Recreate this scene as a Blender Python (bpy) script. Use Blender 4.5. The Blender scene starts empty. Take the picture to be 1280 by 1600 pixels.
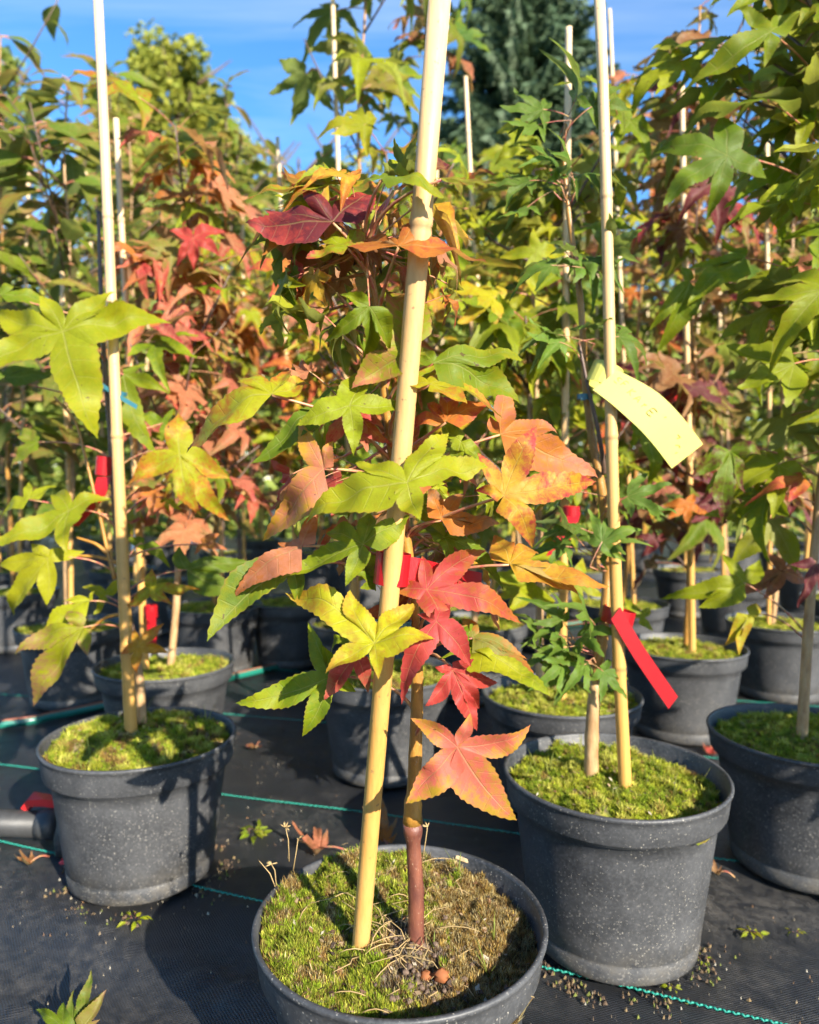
import bpy, math, random
from mathutils import Vector, Matrix, Quaternion, noise
sin, cos, pi, R = math.sin, math.cos, math.pi, math.radians
sc = bpy.context.scene
COL = sc.collection
# ------------------------------------------------------------------ camera, world, sun, exposure
F = 1150.0
PITCH = math.atan(50 / F)
CAMZ = 0.575
cam = bpy.data.cameras.new('camera')
cam_o = bpy.data.objects.new('camera', cam); COL.objects.link(cam_o)
cam_o.location = (0, 0, CAMZ); cam_o.rotation_euler = (pi / 2 - PITCH, 0, 0)
cam.sensor_fit = 'VERTICAL'; cam.sensor_height = 36; cam.lens = F / 1600 * 36
cam.clip_start = 0.01; cam.clip_end = 3000
cam.dof.use_dof = True; cam.dof.focus_distance = 0.61; cam.dof.aperture_fstop = 6.0
sc.camera = cam_o

SUN_EL, SUN_AZ = R(27), math.atan2(0.56, -0.83)      # azimuth from +Y towards +X
world = bpy.data.worlds.new('World'); sc.world = world; world.use_nodes = True
wt = world.node_tree; wt.nodes.clear()
def wn(t, **k):
    n = wt.nodes.new(t)
    for a, b in k.items(): setattr(n, a, b)
    return n
sky = wn('ShaderNodeTexSky', sky_type='NISHITA', sun_disc=False, sun_elevation=SUN_EL, sun_rotation=SUN_AZ,
         altitude=200, air_density=1.0, dust_density=0.25, ozone_density=3.0)
hs = wn('ShaderNodeHueSaturation'); hs.inputs['Saturation'].default_value = 1.24; hs.inputs['Value'].default_value = 1.0
tc = wn('ShaderNodeTexCoord'); sep = wn('ShaderNodeSeparateXYZ')
zz = wn('ShaderNodeMath', operation='MAXIMUM'); zz.inputs[1].default_value = 0.06
dv = wn('ShaderNodeVectorMath', operation='DIVIDE'); comb = wn('ShaderNodeCombineXYZ')
mp = wn('ShaderNodeMapping'); mp.inputs['Rotation'].default_value = (0, 0, R(20)); mp.inputs['Scale'].default_value = (0.35, 1.7, 1); mp.inputs['Location'].default_value = (0.9, 0.35, 0)
nz = wn('ShaderNodeTexNoise'); nz.inputs['Scale'].default_value = 1.3; nz.inputs['Detail'].default_value = 7; nz.inputs['Roughness'].default_value = 0.6; nz.inputs['Distortion'].default_value = 0.4
rmp = wn('ShaderNodeMapRange'); rmp.inputs[1].default_value = 0.5; rmp.inputs[2].default_value = 0.8; rmp.inputs[3].default_value = 0; rmp.inputs[4].default_value = 0.24
mx = wn('ShaderNodeMix', data_type='RGBA'); mx.inputs['B'].default_value = (5.2, 5.5, 6.0, 1)
bg = wn('ShaderNodeBackground'); bg.inputs['Strength'].default_value = 0.115
out = wn('ShaderNodeOutputWorld')
L = wt.links.new
L(tc.outputs['Generated'], sep.inputs[0]); L(sep.outputs['Z'], zz.inputs[0])
for i in range(3): L(zz.outputs[0], comb.inputs[i])
L(tc.outputs['Generated'], dv.inputs[0]); L(comb.outputs[0], dv.inputs[1]); L(dv.outputs[0], mp.inputs[0]); L(mp.outputs[0], nz.inputs[0])
L(nz.outputs[0], rmp.inputs[0]); L(rmp.outputs[0], mx.inputs['Factor'])
L(sky.outputs[0], hs.inputs['Color']); L(hs.outputs[0], mx.inputs['A']); L(mx.outputs['Result'], bg.inputs[0]); L(bg.outputs[0], out.inputs[0])

sun = bpy.data.lights.new('sun', 'SUN'); sun.energy = 5.0; sun.angle = R(0.53); sun.color = (1.0, 0.92, 0.79)
sun_o = bpy.data.objects.new('sun', sun); COL.objects.link(sun_o)
SD = Vector((sin(SUN_AZ) * cos(SUN_EL), cos(SUN_AZ) * cos(SUN_EL), sin(SUN_EL)))
sun_o.rotation_euler = (-SD).to_track_quat('-Z', 'Y').to_euler(); sun_o.location = SD * 30
vs = sc.view_settings
vs.view_transform = 'Standard'; vs.look = 'None'; vs.gamma = 1; vs.use_curve_mapping = False; vs.exposure = 1.45
cy = sc.cycles
cy.use_denoising = True; cy.max_bounces = 6; cy.diffuse_bounces = 3; cy.glossy_bounces = 3; cy.transmission_bounces = 4
cy.caustics_reflective = False; cy.caustics_refractive = False; cy.use_adaptive_sampling = True; cy.adaptive_threshold = 0.03

# ------------------------------------------------------------------ helpers
def at(px, py, d):
    u, v = (px - 640) / F, -(py - 800) / F
    y = cos(PITCH) + v * sin(PITCH); z = v * cos(PITCH) - sin(PITCH); k = d / y
    return Vector((u * k, d, CAMZ + z * k))
def ground_at(px, py, z=0.0):
    u, v = (px - 640) / F, -(py - 800) / F
    y = cos(PITCH) + v * sin(PITCH); zz_ = v * cos(PITCH) - sin(PITCH); k = (z - CAMZ) / zz_
    return Vector((u * k, y * k, z))
def N(x, y=0.0, z=0.0): return noise.noise(Vector((x, y, z)))
def lerp(a, b, t): return a + (b - a) * t

class MB:
    def __init__(s): s.v = []; s.f = []; s.m = []; s.uv = {}; s.c = {}
    def add(s, vs_, fs, mat=0, uvs=None, cols=None):
        o = len(s.v); s.v += [tuple(v) for v in vs_]
        s.f += [tuple(i + o for i in f) for f in fs]; s.m += [mat] * len(fs)
        if uvs:
            for i, q in enumerate(uvs): s.uv[o + i] = q
        if cols:
            for i, q in enumerate(cols): s.c[o + i] = q
    def tube(s, pts, rad, seg=8, mat=0, cap=True, cols=None):
        pts = [Vector(p) for p in pts]; n = len(pts)
        if not isinstance(rad, (list, tuple)): rad = [rad] * n
        vs_, fs = [], []; t0 = (pts[1] - pts[0]).normalized()
        a = t0.orthogonal().normalized()
        for i, p in enumerate(pts):
            t = (pts[min(i + 1, n - 1)] - pts[max(i - 1, 0)]).normalized()
            a = (a - t * a.dot(t)).normalized(); b = t.cross(a)
            for k in range(seg):
                q = 2 * pi * k / seg; vs_.append(p + (a * cos(q) + b * sin(q)) * rad[i])
        for i in range(n - 1):
            for k in range(seg):
                k2 = (k + 1) % seg; fs.append((i * seg + k, i * seg + k2, (i + 1) * seg + k2, (i + 1) * seg + k))
        if cap:
            fs.append(tuple(range(seg))[::-1]); fs.append(tuple((n - 1) * seg + k for k in range(seg)))
        s.add(vs_, fs, mat, cols=[cols] * len(vs_) if cols else None)
    def lathe(s, prof, seg=48, mat=0, c=(0, 0, 0), wob=0.0, seed=0, notch=None):
        vs_, fs = [], []
        for j, (r, z) in enumerate(prof):
            for k in range(seg):
                q = 2 * pi * k / seg; w = 1 + wob * N(cos(q) * 1.2 + seed, sin(q) * 1.2, z * 6)
                vs_.append((c[0] + r * w * cos(q), c[1] + r * w * sin(q), c[2] + z))
        for j in range(len(prof) - 1):
            for k in range(seg):
                k2 = (k + 1) % seg; fs.append((j * seg + k, j * seg + k2, (j + 1) * seg + k2, (j + 1) * seg + k))
        s.add(vs_, fs, mat)
    def box(s, c, sx, sy, sz, mat=0, rz=0.0):
        vs_ = []
        for dx, dy, dz in ((-1,-1,-1),(1,-1,-1),(1,1,-1),(-1,1,-1),(-1,-1,1),(1,-1,1),(1,1,1),(-1,1,1)):
            x, y = dx * sx / 2, dy * sy / 2
            vs_.append((c[0] + x * cos(rz) - y * sin(rz), c[1] + x * sin(rz) + y * cos(rz), c[2] + dz * sz / 2))
        s.add(vs_, [(3,2,1,0),(4,5,6,7),(0,1,5,4),(1,2,6,5),(2,3,7,6),(3,0,4,7)], mat)
    def ribbon(s, pts, wid, thick, mat=0):
        """pts centre line, wid list of half-width vectors; a solid strip"""
        vs_, fs = [], []; n = len(pts)
        for i, p in enumerate(pts):
            t = (Vector(pts[min(i + 1, n - 1)]) - Vector(pts[max(i - 1, 0)])).normalized()
            w = Vector(wid[i]); nn = t.cross(w).normalized() * thick / 2
            p = Vector(p); vs_ += [p - w - nn, p + w - nn, p + w + nn, p - w + nn]
        for i in range(n - 1):
            for k in range(4):
                k2 = (k + 1) % 4; fs.append((i * 4 + k, i * 4 + k2, (i + 1) * 4 + k2, (i + 1) * 4 + k))
        fs.append((3, 2, 1, 0)); e = (n - 1) * 4; fs.append((e, e + 1, e + 2, e + 3))
        s.add(vs_, fs, mat)
    def mesh(s, name, mats, smooth=True):
        me = bpy.data.meshes.new(name); me.from_pydata(s.v, [], s.f)
        for m in mats: me.materials.append(m)
        if len(mats) > 1: me.polygons.foreach_set('material_index', s.m)
        if smooth: me.polygons.foreach_set('use_smooth', [True] * len(s.f))
        if s.uv:
            ul = me.uv_layers.new(name='UVMap'); li = [0] * len(me.loops); me.loops.foreach_get('vertex_index', li)
            fl = []
            for i in li: fl += s.uv.get(i, (0.0, 1.0))
            ul.data.foreach_set('uv', fl)
        if s.c:
            ca = me.color_attributes.new('Col', 'FLOAT_COLOR', 'POINT'); fl = []
            for i in range(len(s.v)): fl += list(s.c.get(i, (0.2, 0.2, 0.2))) + [1.0]
            ca.data.foreach_set('color', fl)
        me.update(); return me

def tag(o, label=None, cat=None, group=None, kind=None):
    if label: o['label'] = label
    if cat: o['category'] = cat
    if group: o['group'] = group
    if kind: o['kind'] = kind
    return o
def empty(name, loc):
    o = bpy.data.objects.new(name, None); COL.objects.link(o); o.location = loc; o.empty_display_size = 0.05
    return o
def obj(name, me, parent=None, loc=None, kind=None):
    """world-space mesh (loc None) or local mesh placed at loc (relative to the parent)"""
    o = bpy.data.objects.new(name, me); COL.objects.link(o)
    if parent is not None:
        o.parent = parent
        pl = parent.location + (parent.parent.location if parent.parent else Vector())
        o.location = -pl if loc is None else loc
    elif loc is not None: o.location = loc
    if kind: o['kind'] = kind
    return o

# ------------------------------------------------------------------ materials
class NT:
    def __init__(s, name):
        s.m = bpy.data.materials.new(name); s.m.use_nodes = True; s.t = s.m.node_tree; s.t.nodes.clear()
        s.o = s.n('ShaderNodeOutputMaterial')
    def n(s, t, ins=None, **k):
        x = s.t.nodes.new(t)
        for a, b in k.items(): setattr(x, a, b)
        for a, b in (ins or {}).items():
            if hasattr(b, 'is_linked') or b.__class__.__name__.startswith('NodeSocket'): s.t.links.new(b, x.inputs[a])
            else: x.inputs[a].default_value = b
        return x
    def math(s, op, a, b=0.0, clamp=False):
        return s.n('ShaderNodeMath', {0: a, 1: b}, operation=op, use_clamp=clamp).outputs[0]
    def mix(s, f, a, b, bt='MIX'):
        return s.n('ShaderNodeMix', {'Factor': f, 'A': a, 'B': b}, data_type='RGBA', blend_type=bt).outputs['Result']
    def rng(s, v, a, b, c=0.0, d=1.0):
        return s.n('ShaderNodeMapRange', {0: v, 1: a, 2: b, 3: c, 4: d}).outputs[0]
    def noise(s, vec, scale, detail=4.0, rough=0.55, dist=0.0):
        return s.n('ShaderNodeTexNoise', {'Vector': vec, 'Scale': scale, 'Detail': detail, 'Roughness': rough, 'Distortion': dist}).outputs[0]
    def obj(s): return s.n('ShaderNodeTexCoord').outputs['Object']
    def pos(s): return s.n('ShaderNodeNewGeometry').outputs['Position']
    def bump(s, h, st=0.3, dist=0.002):
        return s.n('ShaderNodeBump', {'Height': h, 'Strength': st, 'Distance': dist}).outputs[0]
    def bsdf(s, **k):
        p = s.n('ShaderNodeBsdfPrincipled', {a.replace('_', ' '): b for a, b in k.items()}); return p
    def fin(s, sh): s.t.links.new(sh, s.o.inputs[0]); return s.m
def C4(c): return (c[0], c[1], c[2], 1.0)

def mat_plain(name, col, rough=0.5, spec=0.5, var=0.25, sc_=40.0, bump=0.15):
    t = NT(name); p = t.obj(); nz = t.noise(p, sc_, 5)
    c = t.mix(nz, C4([x * (1 - var) for x in col]), C4([x * (1 + var) for x in col]))
    b = t.bsdf(Base_Color=c, Roughness=rough, Specular_IOR_Level=spec, Normal=t.bump(nz, bump, 0.002))
    return t.fin(b.outputs[0])

def mat_leaf():
    t = NT('leaf')
    ci = t.n('ShaderNodeAttribute', attribute_type='OBJECT', attribute_name='leaf_inner').outputs['Color']
    co = t.n('ShaderNodeAttribute', attribute_type='OBJECT', attribute_name='leaf_outer').outputs['Color']
    wi = t.n('ShaderNodeAttribute', attribute_type='OBJECT', attribute_name='wither').outputs['Fac']
    rn = t.n('ShaderNodeObjectInfo').outputs['Random']
    uv = t.n('ShaderNodeUVMap').outputs[0]; sp = t.n('ShaderNodeSeparateXYZ', {0: uv}); u, v = sp.outputs[0], sp.outputs[1]
    p0 = t.pos(); off = t.n('ShaderNodeCombineXYZ', {0: t.math('MULTIPLY', rn, 37.0), 1: t.math('MULTIPLY', rn, 91.0)}).outputs[0]
    p = t.n('ShaderNodeVectorMath', {0: p0, 1: off}, operation='ADD').outputs[0]
    n1 = t.noise(p, 38.0, 4, 0.6); n2 = t.noise(p, 150.0, 6, 0.7); n3 = t.noise(p, 900.0, 2)
    k = t.math('ADD', t.math('MULTIPLY', u, 0.55), t.math('MULTIPLY', v, 0.28))
    k = t.math('ADD', k, t.math('MULTIPLY', t.math('SUBTRACT', n1, 0.5), 1.5))
    k = t.math('ADD', k, t.math('MULTIPLY', t.math('SUBTRACT', n2, 0.5), 1.9))
    k = t.rng(k, 0.22, 0.78)
    c = t.mix(k, ci, co)
    # veins: pale midrib and side veins
    mid = t.rng(v, 0.015, 0.06, 1, 0)
    sv = t.math('PINGPONG', t.math('MULTIPLY', u, 6.5), 0.5)
    side = t.math('MULTIPLY', t.rng(sv, 0.0, 0.055, 1, 0), t.rng(v, 0.75, 1.0, 1, 0))
    vein = t.math('MAXIMUM', mid, t.math('MULTIPLY', side, 0.5))
    pale = t.mix(0.5, c, (0.55, 0.5, 0.2, 1))
    c = t.mix(t.math('MULTIPLY', vein, 0.55), c, pale)
    # mottling, spots, withered rim
    c = t.mix(t.rng(n2, 0.3, 0.7, 0.0, 0.6), c, t.mix(1.0, c, (0.55, 0.5, 0.42, 1), 'MULTIPLY'))
    spot = t.math('GREATER_THAN', t.noise(p, 120.0, 2), 0.735)
    c = t.mix(t.math('MULTIPLY', spot, 0.75), c, (0.09, 0.035, 0.02, 1))
    rim = t.math('MULTIPLY', t.rng(t.math('ADD', v, t.math('MULTIPLY', n2, 0.25)), 1.06, 1.16), 0.6)
    c = t.mix(rim, c, (0.28, 0.13, 0.05, 1))
    dead = t.rng(t.math('ADD', t.math('ADD', u, t.math('MULTIPLY', n1, 0.5)), wi), 1.42, 1.55)
    c = t.mix(dead, c, (0.035, 0.016, 0.018, 1))
    back = t.n('ShaderNodeNewGeometry').outputs['Backfacing']
    c = t.mix(t.math('MULTIPLY', back, 0.35), c, (0.30, 0.33, 0.17, 1))
    h = t.math('ADD', t.math('MULTIPLY', vein, -1.0), t.math('MULTIPLY', n3, 0.35)); h = t.math('ADD', h, t.math('MULTIPLY', n2, 0.6))
    nb = t.bump(h, 0.4, 0.0012)
    b = t.bsdf(Base_Color=c, Roughness=t.rng(n2, 0.3, 0.7, 0.42, 0.62), Specular_IOR_Level=0.26, Normal=nb)
    tr = t.n('ShaderNodeBsdfTranslucent', {'Color': t.mix(1.0, c, (1.0, 0.95, 0.55, 1), 'MULTIPLY'), 'Normal': nb})
    ms = t.n('ShaderNodeMixShader', {0: 0.5, 1: b.outputs[0], 2: tr.outputs[0]})
    return t.fin(ms.outputs[0])
M_LEAF = mat_leaf()
def mat_petiole():
    t = NT('petiole'); nz = t.noise(t.pos(), 130.0, 3)
    c = t.mix(t.rng(nz, 0.35, 0.65), (0.40, 0.085, 0.075, 1), (0.42, 0.27, 0.11, 1))
    return t.fin(t.bsdf(Base_Color=c, Roughness=0.45).outputs[0])
M_PET = mat_petiole()
def mat_pot():
    t = NT('pot_plastic'); p = t.n('ShaderNodeVectorMath', {0: t.obj(), 1: (0, 0, 0)}, operation='ADD').outputs[0]
    rn = t.n('ShaderNodeObjectInfo').outputs['Random']
    p = t.n('ShaderNodeVectorMath', {0: t.obj(), 1: t.n('ShaderNodeCombineXYZ', {0: t.math('MULTIPLY', rn, 9.0), 2: 0.0}).outputs[0]}, operation='ADD').outputs[0]
    big = t.noise(p, 14.0, 6, 0.62); fine = t.noise(p, 260.0, 4)
    c = t.mix(t.rng(big, 0.3, 0.75), (0.020, 0.021, 0.023, 1), (0.070, 0.071, 0.074, 1))
    c = t.mix(t.rng(fine, 0.45, 0.75, 0, 0.45), c, (0.11, 0.11, 0.112, 1))
    # dried splashes of compost and lime: small flecks, denser low down
    z = t.n('ShaderNodeSeparateXYZ', {0: t.obj()}).outputs[2]
    th = t.rng(z, 0.0, 0.17, 0.635, 0.69)
    s1 = t.n('ShaderNodeTexVoronoi', {'Vector': p, 'Scale': 430.0, 'Randomness': 1.0})
    f1 = t.math('MULTIPLY', t.math('LESS_THAN', s1.outputs['Distance'], t.rng(t.n('ShaderNodeSeparateXYZ', {0: s1.outputs['Color']}).outputs[0], 0.72, 1.0, 0.0, 0.40)), t.math('GREATER_THAN', t.noise(p, 17.0, 4), 0.5))
    f2 = t.math('GREATER_THAN', t.noise(p, 330.0, 2, 0.4), th)
    c = t.mix(t.math('MULTIPLY', f1, 0.55), c, (0.40, 0.37, 0.31, 1)); c = t.mix(t.math('MULTIPLY', f2, 0.3), c, (0.30, 0.28, 0.25, 1))
    dirt = t.math('MULTIPLY', t.rng(z, 0.0, 0.06, 1, 0), t.rng(t.noise(p, 42.0, 5, .7), 0.42, 0.62))
    c = t.mix(t.math('MULTIPLY', dirt, 0.55), c, (0.15, 0.13, 0.10, 1))
    # scuffs, long thin scratches
    ps = t.n('ShaderNodeMapping', {'Vector': p, 'Scale': (30, 30, 260)}).outputs[0]
    scr = t.math('GREATER_THAN', t.noise(ps, 1.0, 3), 0.72); c = t.mix(t.math('MULTIPLY', scr, 0.25), c, (0.2, 0.2, 0.2, 1))
    h = t.math('ADD', t.math('MULTIPLY', fine, 0.4), big); h = t.math('ADD', h, t.math('MULTIPLY', f1, 0.5))
    b = t.bsdf(Base_Color=c, Roughness=t.rng(big, 0.3, 0.7, 0.42, 0.62), Specular_IOR_Level=0.45, Normal=t.bump(h, 0.22, 0.002))
    return t.fin(b.outputs[0])
M_POT = mat_pot()
def mat_cane():
    t = NT('bamboo'); p = t.obj(); rn = t.n('ShaderNodeObjectInfo').outputs['Random']
    pm = t.n('ShaderNodeMapping', {'Vector': p, 'Scale': (330, 330, 9)}).outputs[0]
    st = t.noise(pm, 1.0, 4, 0.6); z = t.n('ShaderNodeSeparateXYZ', {0: t.pos()}).outputs[2]
    lo = t.mix(st, (0.42, 0.20, 0.045, 1), (0.60, 0.34, 0.09, 1)); hi = t.mix(st, (0.54, 0.37, 0.19, 1), (0.71, 0.55, 0.35, 1))
    bl = t.math('ADD', t.rng(z, 0.42, 1.25), t.math('MULTIPLY', t.math('SUBTRACT', t.noise(p, 6.0, 3), 0.5), 0.6), True)
    c = t.mix(bl, lo, hi)
    c = t.mix(t.rng(t.noise(p, 220.0, 3), 0.66, 0.72, 0, 0.7), c, (0.16, 0.09, 0.05, 1))
    ring = t.n('ShaderNodeAttribute', attribute_name='Col').outputs['Color']
    c = t.mix(t.n('ShaderNodeSeparateColor', {0: ring}).outputs[0], c, (0.22, 0.11, 0.05, 1))
    b = t.bsdf(Base_Color=c, Roughness=0.48, Specular_IOR_Level=0.4, Normal=t.bump(st, 0.22, 0.001))
    return t.fin(b.outputs[0])
M_CANE = mat_cane()
def mat_bark(name, a, b_, sc_=90.0, lent=True, rough=0.5):
    t = NT(name); p = t.pos(); pm = t.n('ShaderNodeMapping', {'Vector': p, 'Scale': (1, 1, 0.35)}).outputs[0]
    n1 = t.noise(pm, sc_, 5, 0.65); n2 = t.noise(p, sc_ * 5, 3)
    c = t.mix(t.rng(n1, 0.3, 0.7), C4(a), C4(b_))
    c = t.mix(t.rng(n2, 0.66, 0.72, 0, 0.8 if lent else 0.2), c, (0.34, 0.24, 0.15, 1))
    return t.fin(t.bsdf(Base_Color=c, Roughness=rough, Normal=t.bump(t.math('ADD', n1, t.math('MULTIPLY', n2, 0.4)), 0.45, 0.002)).outputs[0])
M_BARK_RED = mat_bark('bark_red', (0.075, 0.022, 0.016), (0.19, 0.065, 0.035))
M_BARK_TAN = mat_bark('bark_tan', (0.22, 0.11, 0.04), (0.48, 0.31, 0.15))
M_BARK_YEL = mat_bark('bark_ochre', (0.22, 0.10, 0.02), (0.42, 0.21, 0.035), rough=0.4)
M_BARK_DK = mat_bark('bark_dark', (0.06, 0.035, 0.025), (0.15, 0.09, 0.06))
def mat_col(name, rough=0.85, transl=0.25):
    t = NT(name); c = t.n('ShaderNodeAttribute', attribute_name='Col').outputs['Color']
    nz = t.noise(t.pos(), 700.0, 2); c = t.mix(t.rng(nz, 0.3, 0.7, 0.0, 0.5), c, t.mix(1.0, c, (0.5, 0.5, 0.5, 1), 'MULTIPLY'))
    b = t.bsdf(Base_Color=c, Roughness=rough, Specular_IOR_Level=0.25)
    if not transl: return t.fin(b.outputs[0])
    tr = t.n('ShaderNodeBsdfTranslucent', {'Color': c})
    return t.fin(t.n('ShaderNodeMixShader', {0: transl, 1: b.outputs[0], 2: tr.outputs[0]}).outputs[0])
M_MOSS = mat_col('moss'); M_GRIT = mat_col('grit', 0.9, 0.0)
def mat_fabric():
    t = NT('ground_fabric'); p = t.pos()
    pr = t.n('ShaderNodeMapping', {'Vector': p, 'Rotation': (0, 0, R(19))}).outputs[0]
    sx = t.n('ShaderNodeSeparateXYZ', {0: pr}); x, y = sx.outputs[0], sx.outputs[1]
    K = 2 * pi / 0.0050
    wx = t.math('SINE', t.math('MULTIPLY', x, K)); wy = t.math('SINE', t.math('MULTIPLY', y, K * 1.35))
    weave = t.math('ADD', t.math('MULTIPLY', wx, wy), t.math('MULTIPLY', t.math('ABSOLUTE', wy), 0.7))
    big = t.noise(p, 3.2, 6, 0.6); mid = t.noise(p, 26.0, 5, 0.65); fine = t.noise(p, 420.0, 3)
    c = t.mix(mid, (0.008, 0.009, 0.011, 1), (0.019, 0.020, 0.022, 1))
    c = t.mix(t.rng(weave, -0.6, 1.5, 0, 0.3), c, (0.036, 0.037, 0.040, 1))
    # grey dust and dried silt lying in patches
    dust = t.math('MULTIPLY', t.rng(big, 0.46, 0.66), t.rng(t.noise(p, 60.0, 6, .75), 0.4, 0.66))
    c = t.mix(t.math('MULTIPLY', dust, 0.6), c, (0.12, 0.108, 0.092, 1))
    fl = t.math('MULTIPLY', t.math('GREATER_THAN', fine, 0.70), t.rng(mid, 0.4, 0.65))
    c = t.mix(t.math('MULTIPLY', fl, 0.65), c, (0.30, 0.27, 0.22, 1))
    h = t.math('ADD', t.math('MULTIPLY', weave, 0.5), t.math('MULTIPLY', fine, 0.4))
    b = t.bsdf(Base_Color=c, Roughness=t.math('ADD', t.rng(mid, 0.3, 0.7, 0.27, 0.44), t.math('MULTIPLY', dust, 0.3)), Specular_IOR_Level=0.55, Normal=t.bump(h, 0.8, 0.0012))
    return t.fin(b.outputs[0])
M_FABRIC = mat_fabric()
M_RED = mat_plain('red_plastic', (0.62, 0.022, 0.024), 0.32, 0.5, 0.08, 30, 0.05)
def mat_tag(name, col):
    t = NT(name); nz = t.noise(t.obj(), 45.0, 4); c = t.mix(nz, C4([x * 0.9 for x in col]), C4(col))
    b = t.bsdf(Base_Color=c, Roughness=0.36); tr = t.n('ShaderNodeBsdfTranslucent', {'Color': C4(col)})
    return t.fin(t.n('ShaderNodeMixShader', {0: 0.25, 1: b.outputs[0], 2: tr.outputs[0]}).outputs[0])
M_TAGRED = mat_tag('red_tag', (0.46, 0.008, 0.014)); M_TAGYEL = mat_tag('yellow_tag', (0.70, 0.66, 0.15))
M_INK = mat_plain('faded_ink', (0.34, 0.26, 0.05), 0.7, 0.2, 0.5, 300, 0)
M_INKD = mat_plain('dark_ink', (0.16, 0.11, 0.03), 0.7, 0.2, 0.5, 300, 0)
M_TIE = mat_plain('blue_tie', (0.03, 0.14, 0.19), 0.4, 0.5, 0.3, 90, 0.1)
M_HOSE = mat_plain('green_hose', (0.012, 0.15, 0.11), 0.28, 0.6, 0.15, 30, 0.05)
M_HOSE2 = mat_plain('copper_stripe', (0.33, 0.11, 0.06), 0.35, 0.5, 0.15, 30, 0.05)
M_STITCH = mat_plain('green_thread', (0.016, 0.23, 0.17), 0.5, 0.4, 0.3, 400, 0.2)
M_BLACK = mat_plain('black_pipe', (0.035, 0.036, 0.038), 0.5, 0.45, 0.5, 60, 0.3)
M_WOOD = mat_plain('dry_wood', (0.50, 0.36, 0.20), 0.8, 0.2, 0.4, 150, 0.5)
M_NUT = mat_plain('nut_shell', (0.24, 0.085, 0.032), 0.75, 0.2, 0.3, 90, 0.3)
M_STRAW = mat_plain('straw', (0.36, 0.25, 0.11), 0.7, 0.3, 0.35, 160, 0.2)
M_WHITE = mat_plain('white_plastic', (0.72, 0.74, 0.74), 0.35, 0.5, 0.08, 30, 0.05)
M_GRASSFAR = mat_plain('lawn', (0.10, 0.15, 0.03), 0.9, 0.2, 0.6, 2.0, 0.2)

# ------------------------------------------------------------------ leaf geometry
def leaf_geo(tips, rnd, n=12, droop=0.35, fold=0.25, bw=0.13, teeth=0.022, bend=0.1, wave=0.03, pitch=0.0):
    """tips: in-plane (a,b) vectors of the lobe tips from the petiole joint. Returns verts (a,b,h), faces, uvs"""
    T = sorted([Vector(t) for t in tips], key=lambda t: math.atan2(t.y, t.x)); k = len(T)
    ang = [math.atan2(t.y, t.x) for t in T]
    gaps = [((ang[(i + 1) % k] - ang[i]) % (2 * pi)) if k > 1 else 2 * pi for i in range(k)]
    g = max(range(k), key=lambda i: gaps[i]); order = [(g + 1 + i) % k for i in range(k)]
    T = [T[i] for i in order]; gap = [gaps[i] for i in order]
    Lm = max(t.length for t in T); ph = rnd.uniform(0, 100)
    def rot(v, a): return Vector((v.x * cos(a) - v.y * sin(a), v.x * sin(a) + v.y * cos(a)))
    S = []                                     # S[i] sinus on the clockwise side of lobe i, S[k] after the last
    outer = 0.30 if k > 1 else 0.05
    S.append(rot(T[0].normalized(), -R(62)) * T[0].length * outer)
    for i in range(k - 1):
        d = gap[i]; m = min(T[i].length, T[i + 1].length)
        r = m * (0.44 if d < 0.7 else 0.32 if d < 1.3 else 0.25)
        bis = T[i].normalized() + T[i + 1].normalized()
        if bis.length < 0.2: bis = rot(T[i].normalized(), d / 2)
        S.append(bis.normalized() * r)
    S.append(rot(T[-1].normalized(), R(62)) * T[-1].length * outer)
    vs_, fs, uv = [(0, 0, 0)], [], [(0.0, 0.0)]
    def H(a, b, t, dist): 
        r2 = (a * a + b * b) / Lm
        return -droop * r2 + fold * dist * min(1, 3 * t) + wave * Lm * min(1, 2.2 * t) * N(a / Lm * 3 + ph, b / Lm * 3, ph)
    for i in range(k):
        t_ = T[i]; Ln = t_.length; d = t_ / Ln; p = Vector((-d.y, d.x)); bd = rnd.uniform(-bend, bend); lp = rnd.uniform(-1.0, 0.45) * pitch
        mids = []
        for j in range(1, n + 1):
            t = j / n; q = t_ * t + p * bd * Ln * sin(pi * t) * 0.6
            if j == n: q = t_
            vs_.append((q.x, q.y, H(q.x, q.y, t, 0) + lp * Ln * t * t)); uv.append((t, 0.0)); mids.append(len(vs_) - 1)
        for sgn, s0 in ((1, S[i + 1]), (-1, S[i])):
            prev = None
            bws = bw * rnd.uniform(0.85, 1.2)
            for j in range(0, n):
                t = j / n; m_ = t_ * t + p * bd * Ln * sin(pi * t) * 0.6
                e = s0 * (1 - t) + t_ * t + p * bd * Ln * sin(pi * t) * 0.6
                e += p * sgn * Ln * bws * (sin(pi * t ** 0.85)) * (1 - 0.45 * t)
                if j and n > 5: e += p * sgn * Ln * teeth * (1.0 if j % 2 else -0.6) * (1 - 0.5 * t) + d * (Ln * teeth * (1.2 if j % 2 else 0))
                h_ = (m_ + e) * 0.5; de = (e - m_).length
                a = len(vs_)
                vs_.append((h_.x, h_.y, H(h_.x, h_.y, t, de * 0.42) + lp * Ln * t * t)); uv.append((max(t, 0.02), 0.5))
                vs_.append((e.x, e.y, H(e.x, e.y, t, de) + lp * Ln * t * t)); uv.append((max(t, 0.02), 1.0))
                mc = mids[j - 1] if j else 0
                if prev:
                    (pm, ph_, pe) = prev
                    if sgn > 0: fs += [(pm, mc, a, ph_), (ph_, a, a + 1, pe)]
                    else: fs += [(mc, pm, ph_, a), (a, ph_, pe, a + 1)]
                prev = (mc, a, a + 1)
            pm, ph_, pe = prev; tp = mids[-1]
            if sgn > 0: fs += [(pm, tp, ph_), (ph_, tp, pe)]
            else: fs += [(tp, pm, ph_), (tp, ph_, pe)]
    return vs_, fs, uv

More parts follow.
